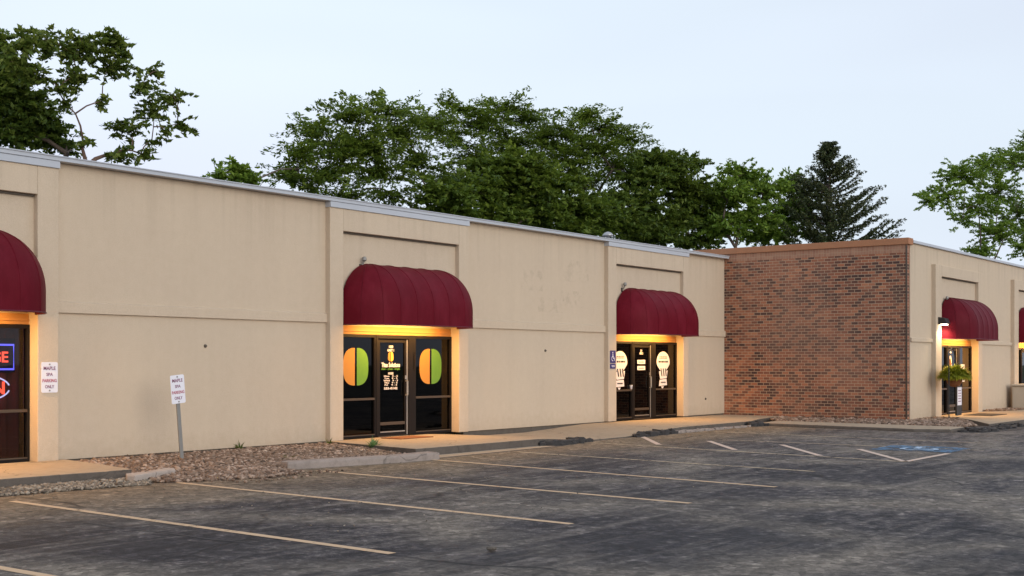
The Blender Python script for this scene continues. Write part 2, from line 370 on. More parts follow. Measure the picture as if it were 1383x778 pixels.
# an open crack wandering across the near stalls
m = MB(); pts = [(7.93,-5.9),(7.95,-6.4),(7.9,-7.0),(7.98,-7.6),(7.93,-8.2),(8.0,-8.6),(7.96,-9.0)]; v = []
for i, (x, y) in enumerate(pts):
    for k in range(2 if i < len(pts)-1 else 1):
        x2, y2 = pts[min(i+1, len(pts)-1)]; f = k*.5; wd = .017*math.sin(PI*(i+f+.3)/len(pts))+.004
        xx = x+(x2-x)*f+random.uniform(-.02, .02); yy = y+(y2-y)*f
        v += [(xx-wd, yy, .003), (xx+wd, yy, .003)]
m.add(v, [(2*i, 2*i+1, 2*i+3, 2*i+2) for i in range(len(v)//2-1)])
tag(m.build('asphalt_crack', M['lump']), kind='structure')

# ------------------------------------------------------------------ pavements
def darker_sides(o):                                  # sides and underside take a darker grey concrete than the top
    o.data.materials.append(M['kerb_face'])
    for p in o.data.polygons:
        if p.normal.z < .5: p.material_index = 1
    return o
def solid(name, pts, z0, z1, mat, bev=.015): return darker_sides(tag(MB().prism(pts, z0, z1).build(name, mat, bev=bev), kind='structure'))
solid('sidewalk', [(2,-2.25),(9.3,-2.36),(10.3,-2.40),(10.75,-2.47),(11.28,-2.45),(11.55,-1.4),(11.78,-.10),(11.78,.0),(2,.0)], .035, .158, M['walk'], .018)
# sidewalk at the middle door, dipping to a kerb ramp, rising to the third door
xs = [17.62, 17.7, 20.75, 21.3, 22.0, 22.8, 24.3, 25.2, 26.2, 27.0, 29, 31.0, 32.4, 34.78]
zs = [.15, .15, .15, .125, .075, .03, .025, .06, .105, .13, .13, .125, .12, .11]
yf = [-.36, -2.88, -2.95, -2.93, -2.9, -2.9, -2.86, -2.82, -2.8, -2.8, -2.78, -2.72, -2.3, -1.9]
m = MB(); v = []
xf = [17.55, 17.05]+xs[2:]
for i in range(len(xs)):
    v += [(xf[i] if i else 17.58, yf[i], -.1), (xf[i] if i else 17.58, yf[i], zs[i]), (xs[i], .0, zs[i]), (xs[i], 0., -.1)]
fs = []
for i in range(len(xs)-1):
    a, b = 4*i, 4*i+4
    fs += [(a, b, b+1, a+1), (a+1, b+1, b+2, a+2), (a+2, b+2, b+3, a+3), (a+3, b+3, b, a)]
fs += [(0, 1, 2, 3), (len(v)-1, len(v)-2, len(v)-3, len(v)-4)]
m.add(v, fs); darker_sides(tag(m.build('sidewalk', M['walk'], bev=.012), kind='structure'))
solid('gutter', [(16.3,-3.42),(20.9,-3.30),(20.8,-2.96),(17.1,-2.90)], -.05, .012, M['walk'], 0)
# strip of pavement beside the brick wall and the pavement of the brick wing
solid('sidewalk', [(31.15,-2.95),(30.55,-7.3),(30.9,-8.1),(32.2,-8.05),(32.25,-6.8),(32.55,-2.75)], -.05, .085, M['walk'], .05)
solid('sidewalk', [(36.6,-8.35),(70,-8.5),(70,-5.5),(37.35,-5.5),(36.9,-6.4),(35.2,-7.4),(33.4,-8.3)], -.05, .115, M['walk'], .02)
tag(MB().prism([(13.80,-3.02),(16.0,-3.50),(16.93,-3.55),(17.0,-3.2),(16.0,-3.2),(13.92,-2.72)], -.05, .125).build('kerb', M['kerb'], bev=.035), kind='structure')

def jitter_strip(name, pts, w, h, mat, n=60, seed=1, gapz=.0):
    r = random.Random(seed); m = MB()
    L = [Vector(p) for p in pts]; seg = [(L[i+1]-L[i]).length for i in range(len(L)-1)]; tot = sum(seg)
    for k in range(n):
        s = tot*k/n+r.uniform(0, tot/n); i = 0
        while i < len(seg)-1 and s > seg[i]: s -= seg[i]; i += 1
        c = L[i].lerp(L[i+1], min(1, s/seg[i])); d = (L[i+1]-L[i]).normalized(); nn = Vector((-d.y, d.x))
        c = c+nn*r.uniform(-w, w)*.5; a = r.uniform(.06, .22); b = r.uniform(.05, .15); hh = h*r.uniform(.4, 1.1); rot = r.uniform(0, PI)
        q = []
        for j in range(6):
            t = rot+j*PI/3; k2 = r.uniform(.65, 1.1); q.append((c.x+a*k2*math.cos(t), c.y+b*k2*math.sin(t), gapz+hh*r.uniform(.55, 1.)))
        m.prism(q, -.02, .05)
    return tag(m.build(name, mat, bev=.006), kind='structure')
jitter_strip('broken_kerb', [(20.85,-3.0),(21.8,-2.98),(22.6,-2.85)], .34, .125, M['lump'], 36, 3)
jitter_strip('broken_kerb', [(24.6,-2.92),(25.6,-2.86),(26.6,-2.84)], .26, .125, M['lump'], 36, 4)
jitter_strip('broken_kerb', [(26.6,-2.92),(29.2,-2.9),(30.4,-2.9)], .16, .07, M['kerb'], 50, 5)
jitter_strip('broken_kerb', [(30.6,-2.85),(31.3,-2.95)], .4, .13, M['lump'], 24, 6)
jitter_strip('broken_kerb', [(31.2,-8.5),(33.4,-8.6),(35.4,-8.5)], .5, .11, M['lump'], 60, 8)
sheet('patch_asphalt', [(31.0,-8.3),(33.2,-8.35),(36.2,-8.42),(36.0,-8.9),(33,-9.1),(31.2,-8.8)], .006, M['lump'])

# ------------------------------------------------------------------ loose stone
ICO = None
def ico():
    global ICO
    if ICO is None:
        bm = bmesh.new(); bmesh.ops.create_icosphere(bm, subdivisions=1, radius=1.)
        ICO = (np.array([v.co[:] for v in bm.verts]), np.array([[v.index for v in f.verts] for f in bm.faces])); bm.free()
    return ICO
def inside(P, poly):
    x, y = P[:, 0], P[:, 1]; r = np.zeros(len(P), bool); n = len(poly)
    for i in range(n):
        x0, y0 = poly[i]; x1, y1 = poly[(i+1) % n]
        c = ((y0 > y) != (y1 > y)) & (x < (x1-x0)*(y-y0)/((y1-y0)+1e-9)+x0); r ^= c
    return r
def stones(name, poly, zf, n, smin, smax, mat, seed, parent=None):
    g = np.random.default_rng(seed); V0, F0 = ico(); P = []
    lo, hi = np.min(poly, 0), np.max(poly, 0)
    while sum(map(len, P)) < n:
        q = lo+(hi-lo)*g.random((n, 2)); P.append(q[inside(q, poly)])
    P = np.concatenate(P)[:n]; z = zf(P[:, 0], P[:, 1])
    s = (smin+(smax-smin)*g.random(n)**2)
    sc = s[:, None]*np.stack([g.uniform(.7, 1.3, n), g.uniform(.6, 1.1, n), g.uniform(.4, .8, n)], 1)
    th = g.uniform(0, 2*PI, n); ph = g.normal(0, .45, n)
    V = V0[None]*(1+g.normal(0, .16, (n, len(V0), 1)))*sc[:, None, :]
    c, sn = np.cos(ph)[:, None], np.sin(ph)[:, None]; y, zz = V[..., 1]*c-V[..., 2]*sn, V[..., 1]*sn+V[..., 2]*c
    c, sn = np.cos(th)[:, None], np.sin(th)[:, None]; x, y = V[..., 0]*c-y*sn, V[..., 0]*sn+y*c
    V = np.stack([x+P[:, 0:1], y+P[:, 1:2], zz+z[:, None]+g.uniform(0, .015, n)[:, None]], -1).reshape(-1, 3)
    Fq = (F0[None]+(np.arange(n)*len(V0))[:, None, None]).reshape(-1, 3)
    return np_mesh(name, V, Fq, mat, parent)
def bed(name, poly, zf, mat, step=.25):
    lo, hi = np.min(poly, 0), np.max(poly, 0); nx, ny = int((hi[0]-lo[0])/step)+2, int((hi[1]-lo[1])/step)+2
    X, Y = np.meshgrid(np.linspace(lo[0], hi[0], nx), np.linspace(lo[1], hi[1], ny)); C = np.stack([X.ravel(), Y.ravel()], 1)
    V = np.concatenate([C, zf(C[:, 0], C[:, 1])[:, None]], 1)
    I = np.arange(nx*ny).reshape(ny, nx); Fq = np.stack([I[:-1, :-1], I[:-1, 1:], I[1:, 1:], I[1:, :-1]], -1).reshape(-1, 4)
    cen = V[Fq].mean(1)[:, :2]; Fq = Fq[inside(cen, poly)]
    return tag(np_mesh(name, V, Fq, mat), kind='structure')
zg = lambda x, y: np.clip(.095+.03*(y+.5), .004, .105)+.02*np.sin(x*1.7+y*2.1)*np.clip(-y, 0, 1)*.5
GP = [(11.55,-1.45),(11.82,-.02),(17.6,-.02),(17.6,-.4),(17.02,-2.95),(16.0,-3.22),(13.92,-2.75),(13.55,-3.6),(12.7,-3.85),(11.9,-3.55),(11.2,-3.2),(11.3,-2.5)]
bed('soil', GP, lambda x, y: zg(x, y)-.01, M['soil'])
tag(stones('gravel', GP, zg, 12500, .016, .055, M['gravel'], 5), kind='stuff')
tag(stones('gravel', [(12.0,-4.3),(14.3,-4.0),(13.8,-3.2),(11.4,-3.2)], lambda x, y: 0*x+.005, 220, .008, .035, M['gravel'], 6), kind='stuff')
RP = [(4,-3.05),(8.8,-3.05),(9.9,-3.15),(10.95,-3.3),(11.3,-2.9),(11.15,-2.42),(4,-2.25)]
zr = lambda x, y: np.clip(.018+.03*(y+2.9), .004, .03)
bed('soil', RP, lambda x, y: zr(x, y)-.012, M['soil'])
tag(stones('rubble', RP, zr, 6500, .010, .042, M['rubble'], 7), kind='stuff')
WP = [(32.3,-6.8),(32.55,-2.8),(33.3,-2.2),(34.78,-1.95),(34.78,-5.66),(37.3,-5.66),(37.25,-5.9),(36.6,-6.5),(35.0,-7.35),(33.0,-8.1),(32.2,-8.0)]
zw = lambda x, y: 0*x+.075
bed('soil', WP, lambda x, y: zw(x, y)-.012, M['soil'])
tag(stones('gravel', WP, zw, 3600, .025, .075, M['gravel'], 8), kind='stuff')
WQ = [(42.0,-5.66),(45.2,-5.66),(45.2,-6.3),(43.5,-6.35),(42.2,-6.0)]
tag(stones('gravel', WQ, lambda x, y: 0*x+.125, 700, .02, .06, M['gravel'], 9), kind='stuff')
tag(stones('pavement_grit', [(9,-9),(30,-11),(31,-3.0),(9,-3.2)], lambda x, y: 0*x+.002, 900, .004, .014, M['rubble'], 10), kind='stuff')

# ------------------------------------------------------------------ storefronts
def blob(cx, cz, w, h, side):                        # D-shaped half of an upright lozenge
    pts = []
    for i in range(25):
        a = -PI/2+PI*i/24; c, s = math.cos(a), math.sin(a)
        pts.append((cx+side*w*abs(c)**.8, cz+h/2*math.copysign(abs(s)**.72, s)))
    return pts if side > 0 else pts[::-1]
def frame_bars(m, x0, x1, z0, z1, y, bars, t=.045, d=.10):
    m.box(x0, x0+t, y-d/2, y+d/2, z0, z1); m.box(x1-t, x1, y-d/2, y+d/2, z0, z1)
    m.box(x0+t, x1-t, y-d/2, y+d/2, z0, z0+.07); m.box(x0+t, x1-t, y-d/2, y+d/2, z1-.06, z1)
    return m
def window(b, x0, x1, y, zb, zt, glass, lab=None):
    w = frame_bars(MB(), x0, x1, zb, zt, y, ()).build('window', M['bronze'], b, bev=.004)
    zm = zb+.80
    MB().box(x0+.045, x1-.045, y-.055, y+.045, zm-.022, zm+.022).build('transom_bar', M['bronze_lit'], w, bev=.004)
    MB().box(x0+.045, x1-.045, y-.004, y+.004, zb+.07, zm-.022).build('pane', glass, w)
    MB().box(x0+.045, x1-.045, y-.004, y+.004, zm+.022, zt-.06).build('pane', glass, w)
    MB().box(x0+.045, x1-.045, y-.056, y-.046, zb+.05, zb+.072).build('sill', M['bronze_lit'], w)
    if lab: w['label'] = lab
    return w
def door(b, x0, x1, y, zb, zt, glass):
    d = MB()
    d.box(x0, x0+.075, y-.03, y+.03, zb+.02, zt-.09); d.box(x1-.10, x1-.045, y-.03, y+.03, zb+.02, zt-.09)
    d.box(x0+.075, x1-.10, y-.03, y+.03, zb+.02, zb+.11); d.box(x0+.075, x1-.10, y-.03, y+.03, zt-.16, zt-.09)
    d = d.build('door', M['bronze'], b, bev=.004)
    MB().box(x1-.045, x1, y-.034, y+.034, zb+.02, zt-.09).build('door_stile', M['alum'], d, bev=.004)
    MB().box(x0+.075, x1-.10, y-.032, y+.03, zb+.24, zb+.30).build('door_rail', M['bronze_lit'], d, bev=.004)
    MB().box(x0+.075, x1-.10, y-.036, y-.031, zb+.085, zb+.108).build('kick_plate', M['alum'], d)
    MB().box(x0+.075, x1-.10, y-.004, y+.004, zb+.11, zt-.16).build('pane', glass, d)
    h = MB(); hx = x1-.07
    h.tube([(hx, y-.03, zb+1.16), (hx, y-.085, zb+1.16), (hx, y-.085, zb+.86), (hx, y-.03, zb+.86)], .013, 8); h.box(hx-.03, hx+.03, y-.042, y-.03, zb+1.2, zb+1.28)
    h.build('handle', M['alum'], d, smooth=False)
    return d
def storefront(b, x0, x1, y, zb, zt, glass):
    zh = zt+.17
    MB().box(x0, x1, y-.02, y+.10, zt, zh).build('header_board', M['header'], b, bev=.006)
    MB().box(x0, x1, y-.035, y+.06, zt+.055, zt+.085).build('header_moulding', M['header'], b, bev=.006)
    MB().box(x0, x1, y+.02, y+.10, zh, zh+.6).build('niche_back', M['stucco'], b)
    dl, dr = x0+1.25, x0+2.20
    fr = MB(); fr.box(dl-.07, dl-.004, y-.06, y+.06, zb, zt); fr.box(dr+.004, dr+.19, y-.06, y+.06, zb, zt); fr.box(dl-.004, dr+.004, y-.06, y+.06, zt-.08, zt)
    fr.build('door_frame', M['bronze'], b, bev=.005)
    MB().box(dl, dr, y-.05, y+.05, zb-.01, zb+.014).build('threshold', M['bronze_lit'], b)
    wl = window(b, x0+.005, dl-.074, y, zb, zt-.002, glass); wr = window(b, dr+.194, x1-.005, y, zb, zt-.002, glass)
    return wl, door(b, dl, dr, y, zb, zt, glass), wr

def facade(b, y0, panels, portals, zb, ztop, zhead, znic, zcap, band):
    """panels: (x0, x1); portals: (outer left, opening left, opening right, outer right)"""
    P = .13
    for x0, x1 in panels:
        MB().box(x0, x1, y0, y0+.28, zb, ztop).build('wall', M['stucco'], b)
        MB().box(x0, x1, y0+.03, y0+.25, -.15, zb).build('foundation', M['found'], b)
    for x0, x1 in panels:
        g = MB(); z0, z1 = band
        g.add([(x0, y0-.045, z0), (x1, y0-.045, z0), (x1, y0-.045, z1-.02), (x0, y0-.045, z1-.02), (x0, y0-.002, z1), (x1, y0-.002, z1), (x0, y0-.001, z0), (x1, y0-.001, z0)],
              [(0,1,2,3), (3,2,5,4), (0,6,7,1), (0,3,4,6), (1,7,5,2)])
        g.build('string_course', M['stucco'], b)
    for a, o0, o1, c in portals:
        q = MB()
        q.box(a, o0, y0-P, y0+.28, zb, zhead); q.box(o1, c, y0-P, y0+.28, zb, zhead); q.box(o0, o1, y0-P, y0+.28, znic, zhead)
        if zhead < ztop: q.box(a, c, y0, y0+.28, zhead, ztop)
        q.build('entrance_portal', M['stucco'], b, bev=.012)
        MB().box(o0+.01, o1-.01, y0-.06, y0-.025, znic-.034, znic-.003).build('niche_shade_strip', M['found'], b)  # dark strip: shadow line under the niche head, put in as colour
        MB().box(o0, o1, y0+.04-.06, y0+.2, zb+2.86, znic).build('niche_panel', M['stucco'], b)

# ------------------------------------------------------------------ the long beige building
sb = thing('strip_building', (18., 0., 0.), 'long low beige stucco building with three awning doorways and flat roof', 'building')
PORT = [(7.2, 7.59, 11.25, 11.62), (17.65, 18.02, 21.68, 22.02), (27.91, 28.31, 31.97, 32.27)]
PAN = [(2., 7.2), (11.62, 17.65), (22.02, 27.91), (32.27, 34.79)]
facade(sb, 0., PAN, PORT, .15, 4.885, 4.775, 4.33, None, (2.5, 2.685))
MB().box(2., 34.79, -.17, .42, 4.89, 4.975).build('roof_cap', M['cap'], sb, bev=.008)
MB().box(2., 34.79, -.188, -.171, 4.955, 4.972).build('cap_lip', M['cap'], sb)
for a, o0, o1, c in PORT: MB().box(a-.01, c+.01, -.158, .0, 4.775, 4.886).build('fascia', M['cap'], sb, bev=.006)
rf = MB(); rf.box(2.3, 34.7, .29, 15.6, 4.55, 4.65); rf.build('roof', M['roof'], sb)
MB().box(2., 34.79, 15.6, 15.9, 0, 4.9).build('rear_wall', M['stucco'], sb)
for xx in (2., 34.49): MB().box(xx, xx+.3, .285, 15.6, 0, 4.88).build('side_wall', M['stucco'], sb)
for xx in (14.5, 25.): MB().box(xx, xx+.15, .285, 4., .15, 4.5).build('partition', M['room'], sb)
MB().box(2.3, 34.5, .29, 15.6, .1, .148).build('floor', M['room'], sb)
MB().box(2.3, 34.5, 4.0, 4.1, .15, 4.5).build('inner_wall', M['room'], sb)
SY = .13
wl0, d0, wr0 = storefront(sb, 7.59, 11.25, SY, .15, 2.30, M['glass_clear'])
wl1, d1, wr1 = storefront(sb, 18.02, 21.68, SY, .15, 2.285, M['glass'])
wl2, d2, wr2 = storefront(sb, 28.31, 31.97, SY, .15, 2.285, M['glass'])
def strokes(name, x, y, zs, w, h, mat, parent, n=5):
    m = MB()
    for z in zs:
        q = x-w/2
        while q < x+w/2-.01:
            l = random.uniform(.5, 1.3)*w/n; m.box(q, min(q+l, x+w/2), y-.001, y, z-h/2, z+h/2); q += l+.16*w/n
    return m.build(name, mat, parent)
# window graphics: middle shop
for win, cx in ((wl1, 18.64), (wr1, 21.0)):
    MB().plate(blob(cx-.03, 1.62, .34, .77, -1), SY-.0045, .002).build('orange_half_disc', M['orange'], win)
    MB().plate(blob(cx+.03, 1.62, .34, .77, 1), SY-.0045, .002).build('green_half_disc', M['green'], win)
yt = SY-.005; cx = 19.70
text('suite_number', '1209\nUNIT 1', cx, yt, 2.0, .13, M['decal'], d1, w=.2, bold=.02)
MB().plate(blob(cx-.008, 1.83, .075, .2, -1), yt, .002).build('orange_half_disc', M['orange'], d1)
MB().plate(blob(cx+.008, 1.83, .075, .2, 1), yt, .002).build('yellow_half_disc', M['yellow'], d1)
text('shop_name', 'Titan Solutions', cx, yt, 1.655, .10, M['decal'], d1, w=.58, bold=.03)
text('shop_tagline', 'clean - green - simple', cx, yt, 1.565, .055, M['green'], d1, w=.58, bold=.02)
text('hours_heading', 'HOURS', cx, yt, 1.475, .05, M['decal'], d1, w=.16, bold=.03)
text('opening_hours', 'Mon   9 - 5\nTue   9 - 5\nWed   9 - 5\nThu   9 - 5\nFri    9 - 5', cx, yt, 1.325, .22, M['decal'], d1, w=.46, bold=.02)
text('phone_number', '555-0142', cx, yt, 1.16, .05, M['decal'], d1, w=.42, bold=.03)
MB().box(20.37, 20.41, yt-.055, yt-.05, 1.55, 1.9).build('notice_strip', M['bronze_lit'], d1)
# window graphics: third shop, round-headed white emblem over a ribbon
def emblem(win, cx, cz):
    k = []
    for i in range(33):
        a = 2*PI*i/32; r = 1.; s = math.sin(a); w = .37*(1 if s > -.2 else 1-.38*(-s-.2)/.8)
        k.append((cx+w*math.cos(a), cz+.30*s+.06))
    m = MB().plate(k[:-1], yt, .0018)
    m.plate([(cx-.24, cz-.20), (cx-.17, cz-.42), (cx+.2, cz-.40), (cx+.26, cz-.18)], yt, .0015)
    m.plate([(cx-.20, cz-.44), (cx-.24, cz-.62), (cx+.22, cz-.60), (cx+.19, cz-.42)], yt, .0018)
    m.plate([(cx-.12, cz-.63), (cx-.04, cz-.72), (cx+.04, cz-.63)], yt, .0018)
    e = m.build('emblem', M['decal'], win); y2 = yt-.0018
    strokes('emblem_marks', cx, y2, (cz+.21, cz+.17), .44, .022, M['black'], e)
    strokes('emblem_marks', cx, y2, (cz+.07,), .54, .05, M['black'], e, 4)
    h = MB()
    for q in range(3): h.plate([(cx-.16+.13*q, cz-.12), (cx-.10+.13*q, cz-.12), (cx-.04+.12*q, cz-.34), (cx-.10+.12*q, cz-.34)], y2, .001)
    h.build('emblem_stripes', M['black'], e)
    strokes('ribbon_marks', cx, y2, (cz-.52,), .28, .04, M['black'], e)
emblem(wl2, 28.90, 1.66); emblem(wr2, 31.24, 1.66)
cx = 30.02
text('suite_number', '1211\nUNIT 2', cx, yt, 2.0, .14, M['decal'], d2, w=.18, bold=.02)
for zz in (1.72, 1.55):
    p = MB().box(cx-.21, cx+.21, yt-.003, yt, zz-.05, zz+.06).build('door_sticker', M['decal'], d2)
    strokes('sticker_marks', cx, yt-.003, (zz,), .3, .03, M['purple'], p)
# shop with curtains on the left
cv = MB(); n = 90; v = []
for i in range(n+1):
    x = 7.7+3.5*i/n; yy = .34+.035*math.sin(i*1.25)+.012*math.sin(i*.53)
    v += [(x, yy, .16), (x, yy, 2.28)]
cv.add(v, [(2*i, 2*i+2, 2*i+3, 2*i+1) for i in range(n)])
cur = tag(cv.build('curtain', M['curtain'], smooth=True), 'brown pleated curtain hanging behind the glass of the leftmost shop', 'curtain')
# marks left on the walls
for x0, z0, w, h in [(26.0, 3.75, 1.15, .55), (25.9, 3.1, 1.0, .42), (24.2, 3.45, .9, .5), (24.9, 2.95, 1.1, .35)]:
    MB().box(x0, x0+w, -.003, .002, z0, z0+h).build('old_sign_patch', M['ghost'], sb)
for x, z in [(14.65, 2.0), (25.2, 2.0), (33.55, .62)]: MB().tube([(x, .0, z), (x, -.035, z)], [.035, .02], 8).build('wall_plug', M['found'], sb)

# ------------------------------------------------------------------ the brick-sided wing
WX, WY = 34.8, -5.67
wb = thing('brick_building', (WX, WY, 0.), 'taller flat-roofed wing with red brick side wall and beige front', 'building')
MB().box(WX, WX+.25, WY+.02, 9., -.1, 4.80).build('brick_wall', M['brick'], wb)
MB().box(WX-.004, WX+.25, WY+.015, 9., 4.80, 5.03).build('soldier_course', M['soldier'], wb)
MB().box(WX-.05, WX+.35, WY-.06, 9.05, 5.03, 5.215).build('coping', M['coping'], wb, bev=.012)
MB().box(WX-.012, WX-.0, WY-.01, WY+.04, -.05, 5.01).build('corner_trim', M['bronze_lit'], wb)
WPORT = [(36.90, 37.44, 41.12, 41.55), (45.34, 45.88, 49.56, 50.0)]
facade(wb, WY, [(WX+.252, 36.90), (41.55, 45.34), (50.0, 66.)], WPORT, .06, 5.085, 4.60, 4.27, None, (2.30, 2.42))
bpc = MB().box(WX+.352, 66., WY-.07, WY+.35, 5.09, 5.17).build('roof_cap', M['cap'], wb, bev=.008)
MB().box(WX+.3, 66., WY+.29, 9., 4.7, 4.8).build('roof', M['roof'], wb)
MB().box(WX+.3, 66., 8.7, 9., 0, 5.).build('rear_wall', M['stucco'], wb); MB().box(65.7, 66., WY+.29, 8.7, 0, 5.).build('side_wall', M['stucco'], wb)
MB().box(WX+.3, 65.7, WY+.29, 8.7, .02, .08).build('floor', M['room'], wb)
MB().box(WX+.3, 65.7, -1.5, -1.4, .08, 4.6).build('inner_wall', M['room'], wb)
wl3, d3, wr3 = storefront(wb, 37.44, 41.12, WY+SY, .10, 2.23, M['glass'])
wl4, d4, wr4 = storefront(wb, 45.88, 49.56, WY+SY, .10, 2.23, M['glass'])
k = [(39.05+.17*math.cos(2*PI*i/20), 1.62+.3*math.sin(2*PI*i/20)) for i in range(20)]
MB().plate(k, WY+SY-.005, .002).build('oval_decal', M['decal'], d3)
k = [(39.05+.11*math.cos(2*PI*i/20), 1.62+.22*math.sin(2*PI*i/20)) for i in range(20)]
MB().plate(k, WY+SY-.0075, .001).build('oval_decal_core', M['matbrown'], d3)
MB().box(38.98, 39.16, WY+SY-.006, WY+SY-.004, 2.0, 2.09).build('door_sticker', M['decal'], d3)
MB().box(40.1, 40.5, WY+SY-.007, WY+SY-.0045, 1.1, 1.65).build('window_notice', M['paper'], wr3)

# ------------------------------------------------------------------ awnings
AW_W, AW_D, AW_H, AW_S, RX = 1.825, .93, .92, .34, .80
def outline(n_c=18, n_s=28):
    o = []
    for i in range(n_c): a = PI/2*i/n_c; o.append((-(AW_W-RX)-RX*math.cos(a), -math.sin(a), a, 'l'))
    for i in range(n_s+1): o.append((-(AW_W-RX)+2*(AW_W-RX)*i/n_s, -1., 0, 's'))
    for i in range(1, n_c+1): a = PI/2-PI/2*i/n_c; o.append(((AW_W-RX)+RX*math.cos(a), -math.sin(a), a, 'r'))
    return o
def canopy_mb():
    m = MB(); O = outline(); n = len(O); rows = [(0., -1), (.12, -1), (.24, -1)]+[(0, PI/2*j/16) for j in range(17)]
    def seam(i):
        p = 6 if i < 18 else (7 if i <= 46 else 6); j = i if i < 18 else ((i-18) if i <= 46 else i-46)
        return abs(math.sin(PI*j/p))
    v = []
    for zz, t in rows:
        c, sn = (1., 0.) if t < 0 else (math.cos(t), math.sin(t))
        z = zz if t < 0 else AW_S+AW_H*sn
        for i, (x, d, a, k) in enumerate(O):
            sag = 1-.011*seam(i)*(1 if t < 0 else 1.2)
            if k == 'l': xx = -(AW_W-RX)+(x+(AW_W-RX))*c*sag
            elif k == 'r': xx = (AW_W-RX)+(x-(AW_W-RX))*c*sag
            else: xx = x
            v.append((xx, -.05+d*(AW_D-.05)*c*sag, z-.006*seam(i)*sn))
    fs = [(r*n+i, r*n+i+1, (r+1)*n+i+1, (r+1)*n+i) for r in range(len(rows)-1) for i in range(n-1)]
    m.add(v, fs)
    for i in [0, 6, 12, 18, 25, 32, 39, 46, 52, 58, n-1]:      # sewn seams over the frame hoops
        m.tube([v[r*n+i] for r in range(len(rows))], .008, 5, cap=False)
    return m, O
def make_awning(loc, label):
    t = thing('awning', loc, label, 'awning', 'red dome awnings over the shop doors')
    L = Vector(loc); mb, O = canopy_mb(); mb.v = [tuple(Vector(p)+L) for p in mb.v]
    mb.build('canopy', M['fabric'], t, smooth=True)
    s = MB(); pts = [(x*.955+L.x, L.y-.05+d*(AW_D-.11)) for x, d, a, k in O]
    s.prism([(p[0], p[1]) for p in pts[::1]], L.z+.26, L.z+.28); s.build('soffit', M['soffit'], t)
    h = MB(); h.tube([(x*1.002+L.x, L.y-.05+d*(AW_D-.045), L.z) for x, d, a, k in O], .014, 6); h.build('hem_bar', M['hem'], t, smooth=True)
    q = MB(); q.tube([(L.x-1.2, L.y-.33, L.z+.16), (L.x+1.2, L.y-.33, L.z+.16)], .022, 10); q.build('lamp', M['lamp'], t)
    q = MB(); q.box(L.x-1.25, L.x+1.25, L.y-.38, L.y-.28, L.z+.19, L.z+.258); q.build('lamp_housing', M['soffit'], t)
    return t
AWN = [((9.42, -.02, 2.462), 'large red dome awning cut off by the left edge above the curtained shop'),
       ((19.85, -.02, 2.462), 'red dome awning over the door with orange and green half discs'),
       ((30.14, -.02, 2.462), 'red dome awning over the door with white emblems beside the brick wall'),
       ((39.28, WY-.02, 2.41), 'red dome awning with a black lamp at its side on the brick wing'),
       ((47.72, WY-.02, 2.41), 'sliver of red awning at the right edge of the brick wing')]
a0 = make_awning(*AWN[0])
for i, (loc, lab) in enumerate(AWN):
    if i:
        c = copy_tree(a0, None, Vector(loc)-Vector(AWN[0][0])); c.location = loc; c['label'] = lab
    ld = bpy.data.lights.new('awning_light', 'AREA'); ld.shape = 'RECTANGLE'; ld.size = 2.4; ld.size_y = .05; ld.energy = 115.; ld.color = (1., .52, .145)
    lo = bpy.data.objects.new('awning_light', ld); COL.objects.link(lo); lo.location = (loc[0], loc[1]-.33, loc[2]+.12)

# small dark hooks on the wall just above three awnings
for x, y, z, lab in [(18.62, -.02, 3.78, 'small dark bracket on the wall above the middle awning'), (28.75, -.02, 3.78, 'small dark bracket on the wall above the awning with white emblems'), (37.95, WY-.02, 3.62, 'thin dark bracket on the wing above the awning with the lamp')]:
    t = thing('wall_bracket', (x, y, z), lab, 'bracket', 'brackets above the awnings')
    MB().tube([(x, y, z-.12), (x, y-.06, z-.08), (x+.01, y-.1, z+.0)], .02, 8).build('arm', M['galv'], t)
    MB().lathe((x+.01, y-.1, z-.02), [(.025, 0), (.05, .03), (.045, .08), (.02, .1)], 10).build('head', M['galv'], t)
    MB().box(x-.035, x+.035, y-.012, y, z-.17, z-.07).build('plate', M['black'], t)

# ------------------------------------------------------------------ signs
def sign_text(p, x, y, z, w, h):
    for body, dz, hh, ww, mm in (('MAPLE', .145, .055, .21, 'purple'), ('SPA', .048, .050, .115, 'purple'), ('PARKING', -.05, .052, .25, 'red'), ('ONLY', -.145, .052, .16, 'purple')):
        text('lettering', body, x, y, z+dz, hh, M[mm], p, w=ww, bold=.02, th=.002)
    m = MB()
    for dz in (.205, -.205): m.tube([(x, y, z+dz), (x, y-.008, z+dz)], .013, 8)
    m.build('bolt', M['galv'], p)
def panel_pts(x, z, w, h, r=.025):
    pts = []
    for cx, cz, a0 in ((x+w/2-r, z-h/2+r, -90), (x+w/2-r, z+h/2-r, 0), (x-w/2+r, z+h/2-r, 90), (x-w/2+r, z-h/2+r, 180)):
        for j in range(5): a = R(a0+22.5*j); pts.append((cx+r*math.cos(a), cz+r*math.sin(a)))
    return pts
t = thing('wall_sign', (11.45, -.13, 1.23), 'white maple spa parking sign screwed to the beige pillar', 'sign', 'maple spa parking signs')
p = MB().plate(panel_pts(11.45, 1.47, .29, .48), -.134, .006).build('sign_panel', M['white'], t); sign_text(p, 11.45, -.1405, 1.47, .29, .48)
t = thing('parking_sign', (13.30, -1.0, .08), 'white maple spa parking sign on a leaning metal post in the gravel', 'sign', 'maple spa parking signs')
MB().box(13.265, 13.335, -1.012, -.988, .0, 1.50).build('post', M['galv'], t, bev=.004)
p = MB().plate(panel_pts(13.30, 1.27, .28, .47), -1.02, .006).build('sign_panel', M['white'], t); sign_text(p, 13.30, -1.0265, 1.27, .28, .47)
t.rotation_euler = (0, R(-5.0), 0); t.location = (13.34, -1.0, .08)
t = thing('wall_sign', (28.12, -.13, 1.55), 'small dark blue accessible parking sign on the pillar by the emblem door', 'sign')
